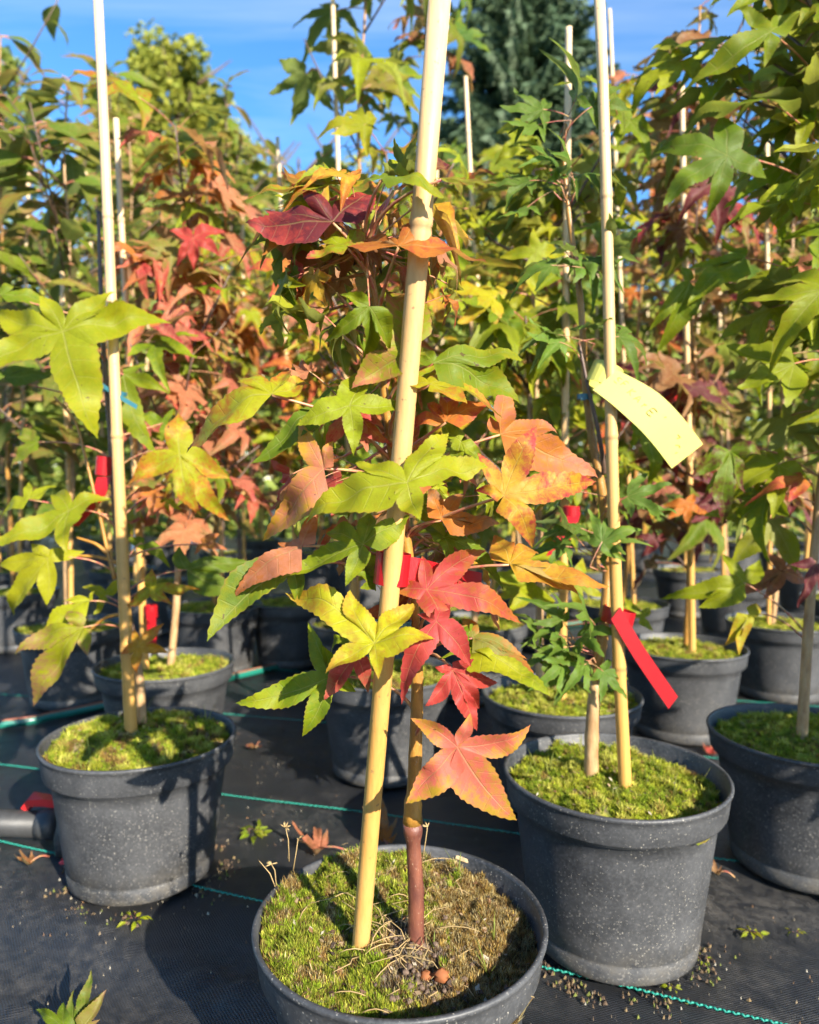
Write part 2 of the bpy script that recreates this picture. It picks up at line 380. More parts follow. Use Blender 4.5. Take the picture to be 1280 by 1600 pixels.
def setcol(o, inner, outer, wither=0.0):
    o['leaf_inner'] = tuple(inner); o['leaf_outer'] = tuple(outer); o['wither'] = float(wither)

PAL = dict(G=(0.17, 0.24, 0.012), YG=(0.30, 0.34, 0.012), Y=(0.42, 0.41, 0.016), GO=(0.56, 0.34, 0.03), O=(0.56, 0.19, 0.035),
           R=(0.50, 0.065, 0.055), P=(0.56, 0.20, 0.11), S=(0.60, 0.15, 0.10), D=(0.16, 0.028, 0.035), B=(0.40, 0.23, 0.11), DG=(0.075, 0.16, 0.025),
           OL=(0.26, 0.25, 0.045), BR=(0.28, 0.12, 0.045), M=(0.19, 0.06, 0.065), GR=(0.13, 0.20, 0.018))
def jit(c, rnd, a=0.16):
    k = rnd.uniform(1 - a, 1 + a); return tuple(max(0.005, x * k * rnd.uniform(1 - a * 0.6, 1 + a * 0.6)) for x in c)

def near_on(poly, z):
    for a, b in zip(poly[:-1], poly[1:]):
        if a.z <= z <= b.z or b.z <= z <= a.z:
            return a.lerp(b, (z - a.z) / (b.z - a.z + 1e-9))
    return poly[-1] if z > poly[-1].z else poly[0]

def hero_leaf(root, poly, spec, rnd):
    """spec: (cx, cy, depth, [(tip px)...], inner, outer, tilt, wither[, attach])"""
    cx, cy_, d, tips, ci, co, tilt = spec[:7]; wither = spec[7] if len(spec) > 7 else 0.0
    Cw = at(cx, cy_, d); e1 = Vector((1, 0, 0)); e2 = Vector((0, tilt, 1)).normalized(); nn = e1.cross(e2)
    q = math.sqrt(1 + tilt * tilt); loc = []
    for tx, ty in tips:
        loc.append(((tx - cx) / F * d, -(ty - cy_) / F * d * q))
    vs_, fs, uv = leaf_geo(loc, rnd, 21, droop=rnd.uniform(0.15, 0.42), fold=rnd.uniform(0.12, 0.42), bw=0.11 if len(loc) > 3 else 0.085, teeth=0.0095, bend=0.15, wave=0.2, pitch=0.42)
    m = MB(); m.add([Cw + e1 * a + e2 * b + nn * h for a, b, h in vs_], fs, 0, uv)
    # petiole down to the stem
    mean = Vector((sum(t[0] for t in loc), sum(t[1] for t in loc))) / len(loc)
    md = (e1 * mean.x + e2 * mean.y)
    md = md.normalized() if md.length > 1e-6 else Vector((0, 0, 1))
    A = near_on(poly, Cw.z - rnd.uniform(0.02, 0.05)) if len(spec) < 9 else at(*spec[8])
    ctrl = Cw.lerp(A, 0.5) - md * 0.02 + Vector((0, 0.01, 0.015))
    pts = [Cw * (1 - t) ** 2 + ctrl * 2 * t * (1 - t) + A * t * t for t in [i / 7 for i in range(8)]]
    pts = [p - nn * 0.0012 for p in pts]
    m.tube(pts, [0.0010 + 0.0007 * i / 7 for i in range(8)], 6, 1)
    o = obj('leaf', m.mesh('leaf', [M_LEAF, M_PET]), root)
    setcol(o, jit(PAL[ci], rnd, 0.08), jit(PAL[co], rnd, 0.08), wither)
    return o

rT = random.Random(5)
def star_template(seed, narrow=False, lobes=5):
    r = random.Random(seed); al = [(0, 1.0), (50, 0.92), (-50, 0.92), (102, 0.6), (-102, 0.6)][:lobes]
    tips = []
    for a, l in al:
        a = R(a + r.uniform(-7, 7)); l *= r.uniform(0.88, 1.1); tips.append((sin(a) * l, cos(a) * l))
    vs_, fs, uv = leaf_geo(tips, r, 8, droop=r.uniform(0.1, 0.55), fold=r.uniform(0.1, 0.45), bw=0.075 if narrow else 0.098, teeth=0.018, bend=0.14, wave=0.18, pitch=0.6)
    pl, dz = r.uniform(0.6, 0.95), r.uniform(0.05, 0.3); dip = r.uniform(-0.2, 0.9) if not narrow else r.uniform(-0.6, 0.35)      # petiole length, rise, blade pitch at the joint
    J = Vector((0, pl, dz)); m = MB(); rx = Matrix.Rotation(-dip, 3, 'X')
    m.add([J + rx @ Vector(v) for v in vs_], fs, 0, uv)
    pts = [Vector((0, pl * t, dz * (1 - (1 - t) ** 2))) for t in [i / 5 for i in range(6)]]
    m.tube(pts, 0.012, 4, 1, cap=False)
    return m.mesh('star_leaf', [M_LEAF, M_PET])
def oval_template(seed):
    r = random.Random(seed)
    vs_, fs, uv = leaf_geo([(0, 1.0)], r, 9, droop=r.uniform(0.2, 0.6), fold=r.uniform(0.25, 0.6), bw=0.205, teeth=0.010, bend=0.14, wave=0.08)
    J = Vector((0, 0.2, 0.03)); rx = Matrix.Rotation(-r.uniform(-0.1, 0.6), 3, 'X'); m = MB()
    m.add([J + rx @ Vector(v) for v in vs_], fs, 0, uv); m.tube([(0, 0, 0), (0, 0.1, 0.03), tuple(J)], 0.014, 4, 1, cap=False)
    return m.mesh('oval_leaf', [M_LEAF, M_PET])
def curl_template(seed):
    r = random.Random(seed); tips = []
    for a, l in ((0, 1.0), (48, 0.9), (-48, 0.9), (98, 0.55)):
        a = R(a + r.uniform(-9, 9)); l *= r.uniform(0.8, 1.15); tips.append((sin(a) * l, cos(a) * l))
    vs_, fs, uv = leaf_geo(tips, r, 10, droop=r.uniform(-0.7, 1.0), fold=r.uniform(0.5, 1.0), bw=0.09, teeth=0.016, bend=0.22, wave=0.34, pitch=1.1)
    pl, dz = r.uniform(0.5, 1.1), r.uniform(0.0, 0.3); J = Vector((0, pl, dz)); m = MB(); rx = Matrix.Rotation(-r.uniform(-0.4, 1.3), 3, 'X')
    m.add([J + rx @ Vector(v) for v in vs_], fs, 0, uv); m.tube([Vector((0, pl * t, dz * (1 - (1 - t) ** 2))) for t in (0, .2, .4, .6, .8, 1)], 0.016, 5, 1, cap=False)
    return m.mesh('curled_leaf', [M_LEAF, M_PET])
CURL = [curl_template(240 + i) for i in range(9)]
STAR = [star_template(100 + i) for i in range(10)] + [star_template(130, lobes=3)]
STARN = [star_template(160 + i, True) for i in range(6)]
OVAL = [oval_template(200 + i) for i in range(7)]

def place_leaf(root, base, outdir, size, tmpl, cols, rnd, wither=None):
    """leaf whose petiole starts at base (world) and runs along outdir; the blade's upper side turned to the light"""
    y = Vector(outdir).normalized(); up = (Vector((0, 0, 1)) * 0.55 + SD * 1.0 + Vector((rnd.gauss(0, .42), rnd.gauss(0, .42), rnd.gauss(0, .2))))
    x = y.cross(up); x = x.normalized() if x.length > 1e-3 else Vector((1, 0, 0)); z = x.cross(y)
    Mx = Matrix((x, y, z)).transposed()
    o = bpy.data.objects.new('leaf', rnd.choice(tmpl)); COL.objects.link(o); o.parent = root
    o.location = Vector(base) - root.location; o.rotation_euler = Mx.to_euler(); o.scale = (size,) * 3
    ci, co = cols; setcol(o, jit(ci, rnd), jit(co, rnd), wither if wither is not None else (rnd.uniform(0, 0.35) if rnd.random() < 0.2 else 0))
    return o

# ------------------------------------------------------------------ pots, moss, canes
def pot_mesh(ro, H, seed, lip=0.036):
    rb = ro * 0.735; rt = ro * 0.89
    prof = [(0.0, 0.004), (rb * 0.96, 0.003), (rb, 0.006), (rb + 0.001, 0.012), (lerp(rb, rt, 0.12), 0.026), (lerp(rb, rt, 0.122) - 0.0012, 0.0275), (lerp(rb, rt, 0.14), 0.030)]
    for i in range(1, 8): prof.append((lerp(rb, rt, 0.14 + 0.86 * i / 7), lerp(0.03, H - lip, i / 7)))
    prof += [(rt + 0.004, H - lip + 0.0005), (ro - 0.007, H - lip + 0.0012), (ro - 0.0055, H - lip + 0.004), (ro - 0.003, H - 0.012), (ro - 0.0022, H - 0.006), (ro - 0.0002, H - 0.0045), (ro, H - 0.002), (ro - 0.001, H), (ro - 0.0042, H - 0.0003),
             (ro - 0.0055, H - 0.003), (ro - 0.008, H - lip), (rt - 0.004, H - lip - 0.006), (rt - 0.008, H - 0.09)]
    m = MB(); m.lathe(prof, 72, 0, wob=0.012, seed=seed)
    return m.mesh('pot', [M_POT])

def moss_geo(r, z0, seed, dome, tilt, colf, nt, hfun=None, bl=0.0055):
    """local to the pot base; returns the mound mesh and the tuft mesh"""
    rnd = random.Random(seed)
    def hgt(x, y):
        q = min(1.0, math.hypot(x, y) / r)
        h = z0 + dome * (1 - q ** 2.2) + tilt[0] * x / r + tilt[1] * y / r + 0.008 * N(x * 22 + seed, y * 22) + 0.009 * N(x * 52, y * 52 + seed) + 0.003 * N(x * 110, y * 110 + seed) + 0.0018 * N(x * 170, y * 170 + seed)
        if hfun: h += hfun(x, y)
        return h
    m = MB(); vs_, fs, cs = [], [], []; nr, ns = 26, 64
    for j in range(nr + 1):
        for k in range(ns):
            q = 2 * pi * k / ns; rr = r * (j / nr); x, y = rr * cos(q), rr * sin(q)
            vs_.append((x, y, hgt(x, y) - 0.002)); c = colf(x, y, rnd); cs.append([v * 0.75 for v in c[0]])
    for j in range(nr):
        for k in range(ns):
            k2 = (k + 1) % ns; fs.append((j * ns + k, (j + 1) * ns + k, (j + 1) * ns + k2, j * ns + k2))
    m.add(vs_, fs, 0, cols=cs); mound = m.mesh('moss_bed', [M_MOSS])
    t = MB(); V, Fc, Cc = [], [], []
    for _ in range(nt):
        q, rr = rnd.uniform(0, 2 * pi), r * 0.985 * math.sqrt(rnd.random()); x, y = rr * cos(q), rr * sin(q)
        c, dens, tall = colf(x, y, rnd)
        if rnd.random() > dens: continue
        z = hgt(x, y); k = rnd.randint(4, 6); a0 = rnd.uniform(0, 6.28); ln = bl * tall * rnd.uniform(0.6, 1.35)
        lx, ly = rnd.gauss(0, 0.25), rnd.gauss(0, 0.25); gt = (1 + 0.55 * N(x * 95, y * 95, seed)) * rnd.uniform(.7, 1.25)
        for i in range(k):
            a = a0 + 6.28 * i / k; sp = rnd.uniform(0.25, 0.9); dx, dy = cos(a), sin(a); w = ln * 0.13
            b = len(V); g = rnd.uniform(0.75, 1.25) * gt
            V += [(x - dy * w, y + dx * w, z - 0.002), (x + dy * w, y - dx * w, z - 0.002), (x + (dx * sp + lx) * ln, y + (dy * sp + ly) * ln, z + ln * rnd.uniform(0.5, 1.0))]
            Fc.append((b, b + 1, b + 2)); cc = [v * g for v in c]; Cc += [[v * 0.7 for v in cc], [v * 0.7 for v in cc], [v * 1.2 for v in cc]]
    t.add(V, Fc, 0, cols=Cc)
    return mound, t.mesh('moss_tufts', [M_MOSS], smooth=False), hgt

MG = [(0.38, 0.40, 0.03), (0.25, 0.33, 0.02), (0.52, 0.50, 0.09), (0.17, 0.20, 0.02)]
MT = [(0.36, 0.24, 0.06), (0.21, 0.12, 0.04), (0.46, 0.37, 0.17)]
SO = [(0.09, 0.06, 0.04), (0.16, 0.115, 0.08), (0.26, 0.21, 0.17)]
def moss_green(seed, brown=0.25):
    def f(x, y, rnd):
        n = N(x * 30 + seed * 7, y * 30) + 0.55 * N(x * 85, y * 85 + seed); k = N(x * 44 + seed, y * 44, 8) + 0.4 * N(x * 120, y * 120, 2)
        if n > 0.55 - brown: c = MT[0] if k > .15 else MT[1] if k > -.2 else MT[2]
        elif n < -0.62: return SO[1], 0.35, 0.5
        else: c = MG[2] if k > .3 else MG[0] if k > .0 else MG[1] if k > -.3 else MG[3]
        if rnd.random() < .22: c = rnd.choice(MG + MT[:1])
        return c, 1.0, 0.85 + 0.8 * k
    return f
def moss_front(x, y, rnd):
    n = N(x * 24 + 3, y * 24) + 0.6 * N(x * 70, y * 70 + 9)
    soil = 0.85 * math.exp(-(((x - 0.018) / 0.042) ** 2 + ((y + 0.055) / 0.04) ** 2)) + 0.6 * math.exp(-(((x - 0.0) / 0.035) ** 2 + ((y + 0.0) / 0.04) ** 2))
    soil += 0.35 * N(x * 55, y * 55, 5)
    if soil > 0.6: return rnd.choice(SO + MT[1:]), 0.85, 0.65
    s = -0.62 * x / 0.12 + 0.95 * n + 0.08
    if s > 0.12: c = rnd.choice(MT) if n > 0.42 else MG[1] if n > 0.2 else rnd.choice(MG); return (c if rnd.random() < 0.85 else MT[1]), 1.0, 1.0 + 0.45 * n
    if s > -0.15: return (rnd.choice(MT) if n > 0 else rnd.choice(MG)), 1.0, 0.9
    return (rnd.choice(MT) if n < 0.25 else rnd.choice(SO + MT)), 0.95, 0.95

def cane_mesh(base, top, r0, r1, rnd, gap=0.26, first=None):
    m = MB(); base, top = Vector(base), Vector(top); ax = top - base; Ln = ax.length; axn = ax.normalized()
    sd = axn.orthogonal().normalized(); sd2 = axn.cross(sd)
    z, nxt = 0.0, first or rnd.uniform(0.4, 1) * gap; ts = [0.0]; kinds = [0]
    while z < Ln:
        if nxt < Ln - 0.02:
            for q, k in ((-0.012, 0), (-0.005, 1), (-0.0015, 2), (0.0008, 3), (0.003, 1), (0.012, 0)): ts.append(nxt + q); kinds.append(k)
            ts.append(nxt + gap * 0.5); kinds.append(0)
        z = nxt; nxt += gap * rnd.uniform(0.8, 1.15)
    pr = [(t, k) for t, k in zip(ts, kinds) if 0 <= t < Ln] + [(Ln, 0)]
    pr.sort(); b1, b2 = rnd.uniform(-1, 1), rnd.uniform(-1, 1); seg = 14; vs_, fs, cs = [], [], []
    for t, k in pr:
        f = t / Ln; r = lerp(r0, r1, f) * (1.0, 1.10, 1.02, 1.13)[k]
        c = base + axn * t + (sd * b1 + sd2 * b2) * 0.004 * sin(pi * f * 1.7) * Ln
        for i in range(seg):
            a = 2 * pi * i / seg; vs_.append(c + (sd * cos(a) + sd2 * sin(a)) * r); cs.append((0.55 if k == 2 else 0.12 if k else 0.0,) * 3)
    n = len(pr)
    for j in range(n - 1):
        for i in range(seg):
            i2 = (i + 1) % seg; fs.append((j * seg + i, j * seg + i2, (j + 1) * seg + i2, (j + 1) * seg + i))
    fs.append(tuple((n - 1) * seg + i for i in range(seg)))
    m.add(vs_, fs, 0, cols=cs); return m.mesh('bamboo_cane', [M_CANE])

POTS = [pot_mesh(0.14, 0.20, i) for i in range(3)]
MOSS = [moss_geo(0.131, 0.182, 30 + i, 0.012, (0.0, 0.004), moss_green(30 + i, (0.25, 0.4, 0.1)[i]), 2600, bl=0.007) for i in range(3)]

def spline(pts, k=6):
    pts = [Vector(p) for p in pts]; o = []
    for i in range(len(pts) - 1):
        p0, p1, p2, p3 = pts[max(i - 1, 0)], pts[i], pts[i + 1], pts[min(i + 2, len(pts) - 1)]
        for j in range(k):
            t = j / k; o.append(0.5 * ((2 * p1) + (p2 - p0) * t + (2 * p0 - 5 * p1 + 4 * p2 - p3) * t * t + (3 * p1 - p0 - 3 * p2 + p3) * t ** 3))
    return o + [pts[-1]]
def stem_mesh(pts, r0, r1, rnd, seg=10, mats=None, knob=None, split=None):
    pl = spline(pts, 7); n = len(pl); m = MB(); rad = []
    for i in range(n):
        f = i / (n - 1); r = lerp(r0, r1, f ** 0.8) * (1 + 0.06 * N(i * 0.9, r0 * 999))
        if i % 7 == 0: r *= 1.08
        if knob and abs(f - knob) < 0.03: r *= 1.3
        rad.append(r)
    mats = mats or [M_BARK_TAN]
    if split is None: m.tube(pl, rad, seg)
    else:
        s = int(split * n); m.tube(pl[:s + 1], rad[:s + 1], seg, 0); m.tube(pl[s:], rad[s:], seg, 1)
    return m.mesh('trunk', mats), pl

# ------------------------------------------------------------------ the ground
RINGS = [(0.25, 0.905, 0.102, 420), (-0.387, 1.06, 0.102, 420), (-0.008, 0.652, 0.1, 150)]
def build_ground():
    def axis(fine, lim, step):
        a = [i * step for i in range(int(fine / step) + 1)]; s = step
        while a[-1] < lim: s *= 1.35; a.append(a[-1] + s)
        return a
    ax = axis(1.3, 700, 0.025); xs = [-v for v in ax[::-1][:-1]] + ax
    ys = [-v for v in axis(0.2, 300, 0.05)[::-1][:-1]] + axis(2.4, 1500, 0.025)
    vs_, fs = [], []
    for y in ys:
        for x in xs:
            near = max(0, 1 - math.hypot(x, y - 0.9) / 2.2); s = x * 0.45 + y
            w = 0.026 * (1.3 * (1 - abs(sin(s * 21 + 1.6 * N(x * 2.5, y * 2.5)))) ** 2.0 * max(0, 0.5 + N(x * 1.6 + 4, y * 1.6)) ) * (1 if x < -0.12 and y < 1.0 else 0.25)
            w += 0.006 * N(x * 4, y * 4, 7)
            zone = min(1, max(0, (-0.05 - x) / 0.15)) * min(1, max(0, (0.94 - y) / 0.08)) * min(1, max(0, (y + .1) / .2)); vs_.append((x, y, min(-0.0005, w * near - 0.006 * near - 0.016 * zone)))
    nx = len(xs)
    for j in range(len(ys) - 1):
        for i in range(nx - 1): fs.append((j * nx + i, j * nx + i + 1, (j + 1) * nx + i + 1, (j + 1) * nx + i))
    m = MB(); m.add(vs_, fs); g = obj('ground', m.mesh('ground', [M_FABRIC])); tag(g, kind='structure')
    m = MB(); m.add([(-400, 7.5, 0.004), (400, 7.5, 0.004), (400, 900, 0.004), (-400, 900, 0.004)], [(0, 1, 2, 3)])
    tag(obj('lawn', m.mesh('lawn', [M_GRASSFAR])), kind='structure')
    # green stitched guide threads woven into the fabric
    rnd = random.Random(4)
    for (p, q) in (((-0.95, 1.262), (0.9, 0.56)), ((-1.3, 1.60), (1.4, 0.82)), ((-1.5, 2.06), (1.5, 1.27)), ((-1.6, 2.5), (1.6, 1.7))):
        m = MB(); p, q = Vector((*p, 0.0)), Vector((*q, 0.0)); Ln = (q - p).length; d = (q - p) / Ln; sd = Vector((-d.y, d.x, 0)); n = int(Ln / 0.0046)
        for i in range(n):
            c = p + d * (i * 0.0046) + sd * 0.006 * N(i * 0.02, p.x) + Vector((0, 0, 0.0012)); s = 1 if i % 2 else -1
            a, b = c - d * 0.0027 - sd * 0.0016 * s, c + d * 0.0027 + sd * 0.0016 * s
            m.tube([a, (a + b) / 2 + Vector((0, 0, 0.0009)), b], [0.0009, 0.0014, 0.0009], 5)
        obj('stitch_line', m.mesh('stitch_line', [M_STITCH]), g, kind='stuff')
    # crumbs of compost, chips and seeds lying about
    m = MB(); V, Fc, Cc = [], [], []
    spots = [(ground_at(225, 1425), 0.09), (ground_at(975, 1535), 0.11), (ground_at(1150, 1500), 0.22), (ground_at(1050, 1520), 0.12), (ground_at(380, 1290), 0.07), (ground_at(380, 1190), 0.09), (ground_at(170, 1380), 0.1), (ground_at(1180, 1570), 0.15)]
    for i in range(900):
        if i % 2: c, s = rnd.choice(spots); x, y = c.x + rnd.gauss(0, s), c.y + rnd.gauss(0, s * 0.7)
        else: x, y = rnd.uniform(-1.0, 1.0), rnd.uniform(0.65, 2.2)
        s = rnd.choice((0.0003, 0.0004, 0.0006, 0.0010)) * rnd.uniform(0.7, 1.3); a = rnd.uniform(0, 6.28); b = len(V); h = s * 0.8; e = rnd.uniform(1, 2.4)
        for k in range(4): q = a + k * pi / 2; l = s * (e if k % 2 else 1); V.append((x + cos(q) * l, y + sin(q) * l, -0.0035))
        V.append((x + rnd.uniform(-.6, .6) * s, y + rnd.uniform(-.6, .6) * s, h * .4)); Fc += [(b, b + 1, b + 4), (b + 1, b + 2, b + 4), (b + 2, b + 3, b + 4), (b + 3, b, b + 4)]
        c = rnd.choice(((0.28, 0.24, 0.17), (0.22, 0.17, 0.11), (0.10, 0.075, 0.05), (0.42, 0.38, 0.30), (0.25, 0.14, 0.07))); Cc += [c] * 5
    for cx, cy0, r0, n in RINGS:                                     # compost and moss washed up round the foot of the near pots
        for i in range(n):
            a0 = rnd.uniform(0, 6.28); rr = r0 + abs(rnd.gauss(0, .018)) - .002; x, y = cx + rr * cos(a0), cy0 + rr * sin(a0); s = rnd.uniform(.0005, .0019); a = rnd.uniform(0, 6.28); b = len(V)
            if N(cos(a0) * 2 + cx * 9, sin(a0) * 2) < -.05: continue
            for k in range(4): q = a + k * pi / 2; l = s * (1.6 if k % 2 else 1); V.append((x + cos(q) * l, y + sin(q) * l, -0.004))
            V.append((x + rnd.uniform(-.8, .8) * s, y + rnd.uniform(-.8, .8) * s, s * .35)); Fc += [(b, b + 1, b + 4), (b + 1, b + 2, b + 4), (b + 2, b + 3, b + 4), (b + 3, b, b + 4)]
            Cc += [rnd.choice(((.14, .09, .05), (.07, .045, .03), (.20, .14, .07), (.16, .18, .04), (.12, .08, .05)))] * 5
    m.add(V, Fc, 0, cols=Cc); tag(obj('debris', m.mesh('debris', [M_GRIT], False)), 'fine compost crumbs and chips strewn over the black ground fabric', 'debris', kind='stuff')
    return g
GROUND = build_ground()

# ------------------------------------------------------------------ potted trees
def potted(name, x, y, label, group=None, pot=None, moss=None, rim_moss=True):
    t = empty(name, (x, y, 0)); tag(t, label, 'potted tree', group)
    return t

# ---- front tree (the subject)
rnd = random.Random(11)
A = potted('potted_tree', 0.0, 0.0, 'nearest potted sweetgum with red, orange and yellow leaves, pot cut by the picture edge')
pa = at(626, 1452, 0.652); A.location = (pa.x, 0.652, 0)
obj('pot', pot_mesh(0.132, 0.180, 7), A, (0, 0, 0))
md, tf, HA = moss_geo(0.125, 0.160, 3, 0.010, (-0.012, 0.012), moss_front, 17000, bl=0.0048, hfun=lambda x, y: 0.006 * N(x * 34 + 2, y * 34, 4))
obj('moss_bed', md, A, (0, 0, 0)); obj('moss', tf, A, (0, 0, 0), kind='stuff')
polyA = [at(650, 1470, 0.628), at(650, 1390, 0.628), at(645, 1285, 0.626), at(649, 1180, 0.622), at(652, 1060, 0.62), at(645, 930, 0.615), at(632, 820, 0.61), at(612, 700, 0.60), at(598, 590, 0.59), at(586, 470, 0.575), at(572, 385, 0.565)]
polyA[0].z -= 0.01
me, plA = stem_mesh(polyA, 0.0078, 0.0024, rnd, 12, [M_BARK_RED, M_BARK_YEL], knob=0.205, split=0.2)
obj('trunk', me, A)
obj('bamboo_cane', cane_mesh(at(561, 1475, 0.628) - Vector((0, 0, 0.02)), at(690, -40, 0.50), 0.0076, 0.0075, rnd, 0.33, 0.30), A)
HL = [
 (515,288,.545,[(377,267),(440,300),(585,228),(470,245)],'YG','O',1.6,.2), (596,279,.502,[(694,290),(632,238),(560,262)],'G','YG',1.0),
 (672,264,.56,[(707,232),(664,292)],'BR','D',.4), (690,278,.51,[(777,282),(725,258)],'YG','BR',2.6,.25),
 (520,346,.53,[(381,336),(408,308),(470,290),(584,250)],'D','R',.5,.32), (623,384,.515,[(513,290),(768,350),(662,338),(590,352)],'O','R',1.1,.1),
 (544,386,.53,[(478,394),(490,344),(571,338)],'YG','R',.9), (578,386,.56,[(552,412),(605,368),(596,422),(560,372)],'BR','B',.4,.4),
 (637,551,.54,[(598,398),(560,478),(549,598)],'YG','P',.3), (425,616,.56,[(258,612),(362,543),(443,552),(478,572)],'Y','O',.9,.28),
 (547,634,.54,[(463,658),(561,556),(634,616),(553,702)],'YG','YG',.5), (503,625,.58,[(392,692),(520,610)],'GR','G',.8),
 (677,567,.55,[(828,527),(818,597),(664,528),(645,550)],'G','YG',.5), (672,600,.54,[(792,598),(722,562),(610,582),(728,624)],'Y','O',1.5),
 (697,658,.55,[(770,632),(668,616),(694,598),(640,640)],'O','R',1.0,.3), (782,678,.60,[(800,584),(882,655),(942,723),(770,640)],'O','P',.5,.1),
 (787,775,.545,[(845,662),(952,733),(748,704),(744,760),(836,846)],'GO','R',.3,.22), (636,754,.50,[(466,757),(551,703),(706,660),(772,700),(656,816)],'YG','Y',.8,.08),
 (506,732,.55,[(465,650),(392,826),(520,686)],'P','GO',.25), (472,852,.55,[(496,796),(427,836),(357,912)],'P','O',.5),
 (567,850,.54,[(430,880),(502,812),(541,902),(642,803),(573,788)],'G','YG',.7), (456,884,.57,[(334,998),(462,942)],'GR','YG',.3),
 (585,1005,.535,[(432,927),(508,1038),(592,1044),(681,995),(653,937),(543,934)],'Y','GO',.8,.12), (516,1058,.60,[(475,974),(365,1098),(470,1151),(556,1082),(502,1008)],'G','YG',.2),
 (556,1022,.585,[(504,1086),(575,1075)],'R','P',.4), (667,921,.57,[(606,920),(660,867),(764,859),(824,963),(691,992)],'R','O',.35,.1),
 (682,971,.55,[(707,926),(738,1028),(627,1079),(652,955)],'R','R',.5), (707,1047,.56,[(784,1067),(663,1101),(748,1141),(741,1030),(679,1042),(754,1108)],'R','R',.25),
 (715,1167,.55,[(640,1122),(632,1251),(811,1285),(839,1141),(737,1116)],'S','GO',.15), (690,812,.58,[(670,758),(731,764),(769,796),(784,813)],'O','B',.6,.15),
 (694,840,.60,[(656,815),(792,886),(704,872),(735,838)],'G','G',.8), (796,881,.575,[(782,818),(910,896),(857,838),(958,893)],'GO','O',1.1,.05),
 (739,996,.58,[(824,1020),(726,958),(837,1043)],'OL','O',1.0), (733,1013,.575,[(792,1030),(850,1063)],'Y','YG',1.4),
 (588,768,.57,[(498,793),(560,735)],'G','YG',.8), (560,645,.58,[(612,692),(588,622)],'O','R',.4),
 (640,700,.59,[(590,672),(690,672),(655,640)],'O','R',.8), (610,520,.58,[(570,560),(650,470),(590,470)],'G','OL',.6),
 (655,590,.575,[(700,560),(625,545)],'YG','O',.9), (600,860,.60,[(655,900),(560,905)],'YG','OL',.5), (720,690,.60,[(690,650),(760,720),(705,735)],'YG','G',.5),
 (560,760,.6,[(505,740),(545,800)],'G','G',.6), (610,955,.60,[(560,960),(640,910)],'O','R',.6), (655,790,.6,[(700,765),(700,830)],'G','YG',.5),
]
for s in HL: hero_leaf(A, plA, s, rnd)
rf = random.Random(71)
for i in range(84):
    z = lerp(0.44, 0.98, rf.random()); p = near_on(plA, z); q = rf.uniform(0, 6.28); od = Vector((cos(q) - .12, 0.35 + 0.6 * sin(q), rf.uniform(-.5, .8)))
    k = rf.choices([('YG', 'Y'), ('G', 'YG'), ('GO', 'O'), ('O', 'R'), ('P', 'B'), ('R', 'P')], [3, 1.8, 2.5, 2, 2, 1.5 if z < .7 else .8])[0]
    e = p + od.normalized() * rf.uniform(.005, .05); mm = MB(); mm.tube([p, p.lerp(e, .5), e], [.0016, .0013, .0011], 5); obj('twig', mm.mesh('twig', [M_PET]), A)
    place_leaf(A, e, od, rf.uniform(.022, .042), CURL if i % 5 < 3 else STAR, (PAL[k[0]], PAL[k[1]]), rf)
def tie(root, p, axis, r, loopw=0.003, tail=None):
    m = MB(); ax = Vector(axis).normalized(); a = ax.orthogonal().normalized(); b = ax.cross(a)
    pts = [Vector(p) + (a * cos(q) + b * sin(q)) * r for q in [2 * pi * i / 16 for i in range(17)]]
    m.ribbon(pts, [ax * loopw] * 17, 0.0012)
    if tail: q = [Vector(x) for x in tail]; m.ribbon(q, [ax * loopw] * len(q), 0.0014)
    return obj('cable_tie', m.mesh('cable_tie', [M_TIE], False), root)
tie(A, at(612, 972, 0.60), (0.1, 0, 1), 0.016, 0.0028, [at(590, 972, .588), at(606, 966, .582), at(616, 975, .58)])
# dry grass and dead stalks on the front pot
m = MB(); rs = random.Random(21)
for i in range(64):
    q = rs.uniform(0, 6.28); rr = 0.11 * math.sqrt(rs.random())
    if i < 36: bx, by = rs.gauss(-0.012, 0.018), rs.gauss(-0.03, 0.016)
    else: bx, by = rr * cos(q), rr * sin(q)
    z = HA(bx, by); a = rs.uniform(0, 6.28); ln = rs.uniform(0.015, 0.05); u = rs.uniform(0.02, 0.35)
    pts = [Vector((bx + cos(a + 0.5 * t * rs.uniform(-1, 1)) * ln * t, by + sin(a) * ln * t, z + 0.002 + ln * (u * t - 0.55 * u * t * t) + 0.003 * sin(t * pi))) for t in (0, .25, .5, .75, 1)]
    m.tube(pts, [0.0004, 0.0005, 0.0005, 0.0004, 0.0002], 4)
obj('dry_grass', m.mesh('dry_grass', [M_STRAW]), A, (0, 0, 0), kind='stuff')
m = MB()
for (px, py, tx, ty, n) in ((452, 1330, 446, 1293, 9), (432, 1370, 424, 1350, 7), (436, 1385, 405, 1345, 0), (660, 1330, 668, 1292, 5), (458, 1345, 466, 1310, 4)):
    a, b = at(px, py, 0.70), at(tx, ty, 0.70); m.tube([a - Vector((0, 0, .01)), (a + b) / 2 + Vector((.001, 0, 0)), b], [0.0006, 0.0005, 0.0004], 5)
    for k in range(n):
        d = Vector((rs.gauss(0, 1), rs.gauss(0, 1), rs.uniform(-.2, 1))).normalized() * 0.006; m.tube([b, b + d * .6, b + d], [0.0004, 0.0007, 0.0003], 4)
obj('dead_flower_stalk', m.mesh('dead_flower_stalk', [M_STRAW]), A, kind='stuff')
